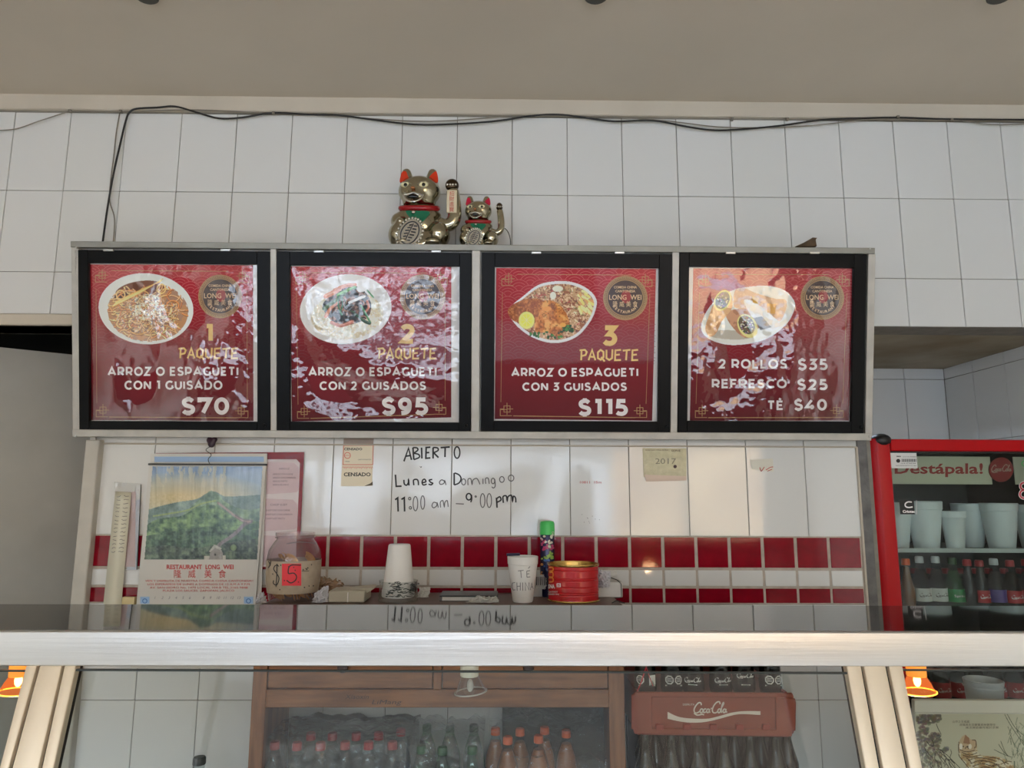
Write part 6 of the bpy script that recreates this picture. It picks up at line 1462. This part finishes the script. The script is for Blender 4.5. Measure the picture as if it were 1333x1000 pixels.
# bottles on the second shelf
z2 = shelves[1]+.001
specs = [(1181,'glass','orange',727,M_capo,M_glassb,M_orl,None,'amber drink, beside the door frame',None,2.55),
 (1199,'pet','cola',724,M_capw,M_pet,M_colal,M_lbl,'cola with a white label, second from left','logo',2.56),(1220,'pet','cola',724,M_capw,M_pet,M_colal,M_lbl,'cola with a white label, left of the green one','logo',2.56),
 (1242,'pet','green',726,M_capg,M_pet,M_clr_w,M_lbg,'green lemon drink with SPRITE lettering','Sprite',2.56),(1261,'glass','cola',728,M_capr,M_glassb,M_colal,None,'plain dark bottle right of the green one',None,2.57),
 (1277,'glass','cola',729,M_capr,M_glassb,M_colal,M_lbr,'dark bottle with a red label, left of the purple one','logo',2.57),(1296,'pet','purple',727,M_capw,M_pet,M_colal,M_lbp,'purple label under a white cap',None,2.56),
 (1317,'pet','cola',729,M_capr,M_pet,M_colal,M_lbr,'red label and red cap at the right edge','logo',2.56),(1338,'pet','cola',728,M_capr,M_pet,M_colal,M_lbr,'red label, half outside the picture','logo',2.56)]
for x, kd, nm, yt, cp, gs, fi, lb_, txt_, tt, Yq_ in specs:
    pp = at(x, 760, Yq_); make_bottle('drink_bottle', 'fridge bottle: '+txt_, 'bottles on the second fridge shelf', kd, (pp.x, Yq_, z2), h=at(x, yt, Yq_).z-z2, r=.030 if kd == 'pet' else .026, cap=cp, glass=gs, fill=fi, lab=lb_, text=tt, lz=(.45,.61))
p0 = None
for i, x in enumerate((1190,1211,1231,1252,1270,1287,1307,1328)):
    pp = at(x, 745, 2.66); loc = (pp.x, 2.66, z2)
    if p0 is None: p0 = make_bottle('drink_bottle', 'dark cola bottle in the row behind on the second fridge shelf', 'rear bottles on the second fridge shelf', 'pet', loc, h=.225, r=.028, cap=M_capr, fill=M_colal)
    else: dup(p0, loc)
z3 = shelves[2]+.001; p0 = None
for i, x in enumerate((1200,1224,1248,1272,1296,1320,1344)):
    pp = at(x, 890, 2.57); loc = (pp.x, 2.57, z3)
    lab_ = 'red labelled cola bottle on the lower fridge shelf, %s' % ('leftmost','second from left','third from left','left of the bucket','behind the bucket','right of the bucket','rightmost')[i]
    if p0 is None: p0 = make_bottle('drink_bottle', lab_, 'bottles on the lower fridge shelf', 'pet', loc, h=.235, r=.031, cap=M_capr, fill=M_colal, lab=M_lbr, text='logo')
    else: dup(p0, loc, lab_)

# ================================================================== TIGER BOARD, BUCKET AND OTHERS
Yt = 2.0
tb = thing('painted_board', 'white board with an ink painting of a tiger among bamboo at lower right', 'painting', at(1270, 1040, Yt))
b = MB(); b.slab([at(x, y, Yt) for x, y in ((1196,1080),(1420,1082),(1420,912.5),(1190.5,911.5))], .018); b.build('board', mat('off_white_board', (196,190,172), rough=.4), tb, bevel=.003)
b = MB(); b.slab([at(x, y, Yt-.006) for x, y in ((1190.5,928.5),(1420,930),(1420,912.5),(1190.5,911.5))], .006); b.build('top_batten', MATS['off_white_board'], tb, bevel=.002)
C = Canvas(1192, 930, 1370, 1060, 2.0); zq = lambda x, y: (1160+x/7.145, 860+y/7.145)
full = C.X > -1; nz = C.noise(30, 3)[..., None]; C.put(full, (0,0,0)); C.c = np.array((190,184,158))*(1-nz*.05); R = random.Random(3)
def blob(cx, cy, rx, ry, col, n=60):
    for i in range(n):
        a_ = R.uniform(0, 6.28); q_ = math.sqrt(R.random()); C.put(C.m_ell(cx+rx*q_*math.cos(a_), cy+ry*q_*math.sin(a_), R.uniform(1,3), R.uniform(1,2.5)), tuple(v+R.uniform(-14,14) for v in col), .55)
blob(1205, 937, 13, 7, (96,86,76), 90); blob(1219, 935, 6, 5, (100,92,80), 40); blob(1202, 958, 8, 16, (110,98,88), 90); blob(1217, 963, 8, 9, (100,92,82), 60); blob(1210, 985, 16, 20, (118,108,94), 140); blob(1231, 976, 3, 3, (110,104,94), 16)
for i in range(46):
    x, y = R.uniform(1197,1240), R.uniform(970,1050); pts = [(x, y)]
    for k in range(5): pts.append((pts[-1][0]+R.uniform(-1.5,4), pts[-1][1]+R.uniform(1,5)))
    C.put(C.m_stroke(cat(pts, 3), R.uniform(.5,1.1)), (62,56,52), .8)
for pts in ([(420,590),(440,640),(465,690),(450,720)],[(380,740),(400,790),(360,790),(330,750)],[(440,820),(520,880),(560,920),(640,1000)],[(460,860),(540,930),(600,1010)]): C.put(C.m_stroke(cat([zq(*p) for p in pts], 4), .8), (50,46,44))
# tiger
bodyp = cat([zq(*p) for p in ((635,880),(660,800),(700,740),(790,760),(800,830),(830,880),(930,890),(1040,910),(1120,960),(1180,1060),(1180,1400),(760,1400),(700,1000),(670,940))], 4, True)
m_ = C.m_poly(bodyp); nz = C.noise(5, 3); C.put(m_, (176,152,112)); C.put(m_ & (nz > .55), (160,128,88)); C.put(m_ & (nz < .36), (206,194,166))
hd_ = C.m_poly(cat([zq(*p) for p in ((628,800),(640,740),(680,695),(710,715),(745,735),(790,740),(792,790),(780,840),(700,860),(640,860))], 4, True)); C.put(hd_, (186,160,126)); C.put(C.m_poly([zq(*p) for p in ((670,770),(690,690),(725,720),(735,780))]), (150,112,84)); C.put(C.m_ell(*zq(650,800), 2, 4), (226,218,200)); C.put(C.m_ell(*zq(735,800), 2.2, 3.4), (216,206,184))
for pts in ([(628,870),(640,900),(690,960),(720,1000)],[(630,760),(626,820),(632,860)],[(640,830),(700,850),(780,835)],[(660,855),(730,880),(800,858)],[(690,820),(705,800),(720,822)],[(756,740),(785,745),(792,790),(775,815)],[(670,880),(740,900),(830,880)],
            [(720,930),(800,905),(900,915),(980,940)],[(740,960),(830,930),(940,950),(1010,990)],[(760,985),(850,960),(960,990)],[(900,900),(960,905),(1030,930),(1060,970)],[(780,1020),(880,990),(980,1030)],[(700,905),(730,930),(750,960)]):
    C.put(C.m_stroke(cat([zq(*p) for p in pts], 4), .9), (72,52,40))
for i in range(16):
    x, y = 1268+R.uniform(0,44), 992+R.uniform(0,50); C.put(C.m_stroke(cat([(x, y), (x+4, y-2), (x+9, y-1)], 3), 1.0), (96,70,50))
C.put(C.m_ell(*zq(672,800), .9, .9), (30,26,24)); C.put(C.m_ell(*zq(712,802), .9, .9), (30,26,24))
# bamboo
for i in range(150):
    x, y = 1322+R.gauss(14,14), 932+R.uniform(0,100); 
    if x < 1300: continue
    a_ = R.uniform(.7,2.2); l_ = R.uniform(5,13); col = R.choice(((92,100,80),(120,126,104),(74,82,66),(136,138,114))); C.put(C.m_stroke([(x, y), (x+l_*math.cos(a_), y+l_*math.sin(a_))], R.uniform(.5,1.4)), col, .7)
for pts in ([(1000,780),(1040,840),(1080,880)],[(960,830),(1040,870),(1120,900)],[(1020,750),(1060,850),(1090,890)],[(1050,490),(1110,600),(1190,720),(1236,790)],[(1080,500),(1150,620),(1236,700)]): C.put(C.m_stroke(cat([zq(*p) for p in pts], 4), .8), (84,88,70))
C.build('tiger_picture', Yt-.0012, tb, PRINT)
f_ = Flat(pmap(Yt-.0018)); f_.text('山中之王威震', 1240, 941, 2.6, x1=1262); f_.text('虎嘯風生百獸驚長林豐草任', 1249, 945, 2.4, x1=1296); f_.text('歲次庚辰春月寫於京華', 1257, 948.5, 2.2, x1=1300); f_.build('painted_lettering', mat('brown_ink', (84,70,56), rough=.6), tb)
st_ = MB(); st_.box(at(1195,930,2.1).x, at(1420,930,2.1).x, 2.025, 2.40, 0, H-.665); tag(st_.build('storage_box', mat('grey_storage_box', (110,110,108), rough=.6), bevel=.004), 'grey storage box hidden behind the tiger board', 'box')
bc = Vector((at(1281, 900, 2.13).x, 2.13, H-.664)); hb_ = at(1281, 884.5, 2.13).z-bc.z; rb_ = 23*2.02/930
bk = thing('bucket', 'translucent white plastic bucket standing behind the tiger board', 'bucket', bc)
b = MB(); b.lathe(bc, [(rb_*.80,0),(rb_*.97,hb_*.9),(rb_*1.0,hb_*.93),(rb_*1.03,hb_*.99),(rb_*.98,hb_),(rb_*.93,hb_*.93),(rb_*.76,.004)], 36, cap=False); b.build('bucket_wall', mat('milky_plastic', (176,182,182), rough=.4), bk)
b = MB(); b.lathe(bc, [(rb_*1.03,hb_*.86),(rb_*1.05,hb_*.88),(rb_*1.03,hb_*.90)], 36, cap=False); b.build('rim_band', MATS['milky_plastic'], bk)
# low table and bottle at the left
lt = thing('low_table', 'low steel table below the frame at left by the tiled wall', 'table', (at(215,1000,2.3).x, 2.3, 0))
b = MB(); b.box(at(110,1000,2.3).x, at(320,1000,2.3).x, 2.16, 2.41, .46, .475); b.build('table_top', M_steel, lt, bevel=.002)
for x in (115, 312):
    for y in (2.18, 2.39): q_ = at(x, 1000, 2.3).x; b = MB(); b.box(q_-.01, q_+.01, y-.01, y+.01, 0, .46); b.build('leg', M_steel, lt)
pp = at(259.5, 990, 2.30); make_bottle('sauce_bottle', 'small clear bottle with a dark grey cap before the lower left tiles', None, 'pet', (pp.x, 2.30, .475), h=at(259.5, 985, 2.3).z-.475, r=.028, cap=mat('dark_grey_cap', (72,76,76), rough=.6), glass=M_pet, fill=M_water, capr=.0185)
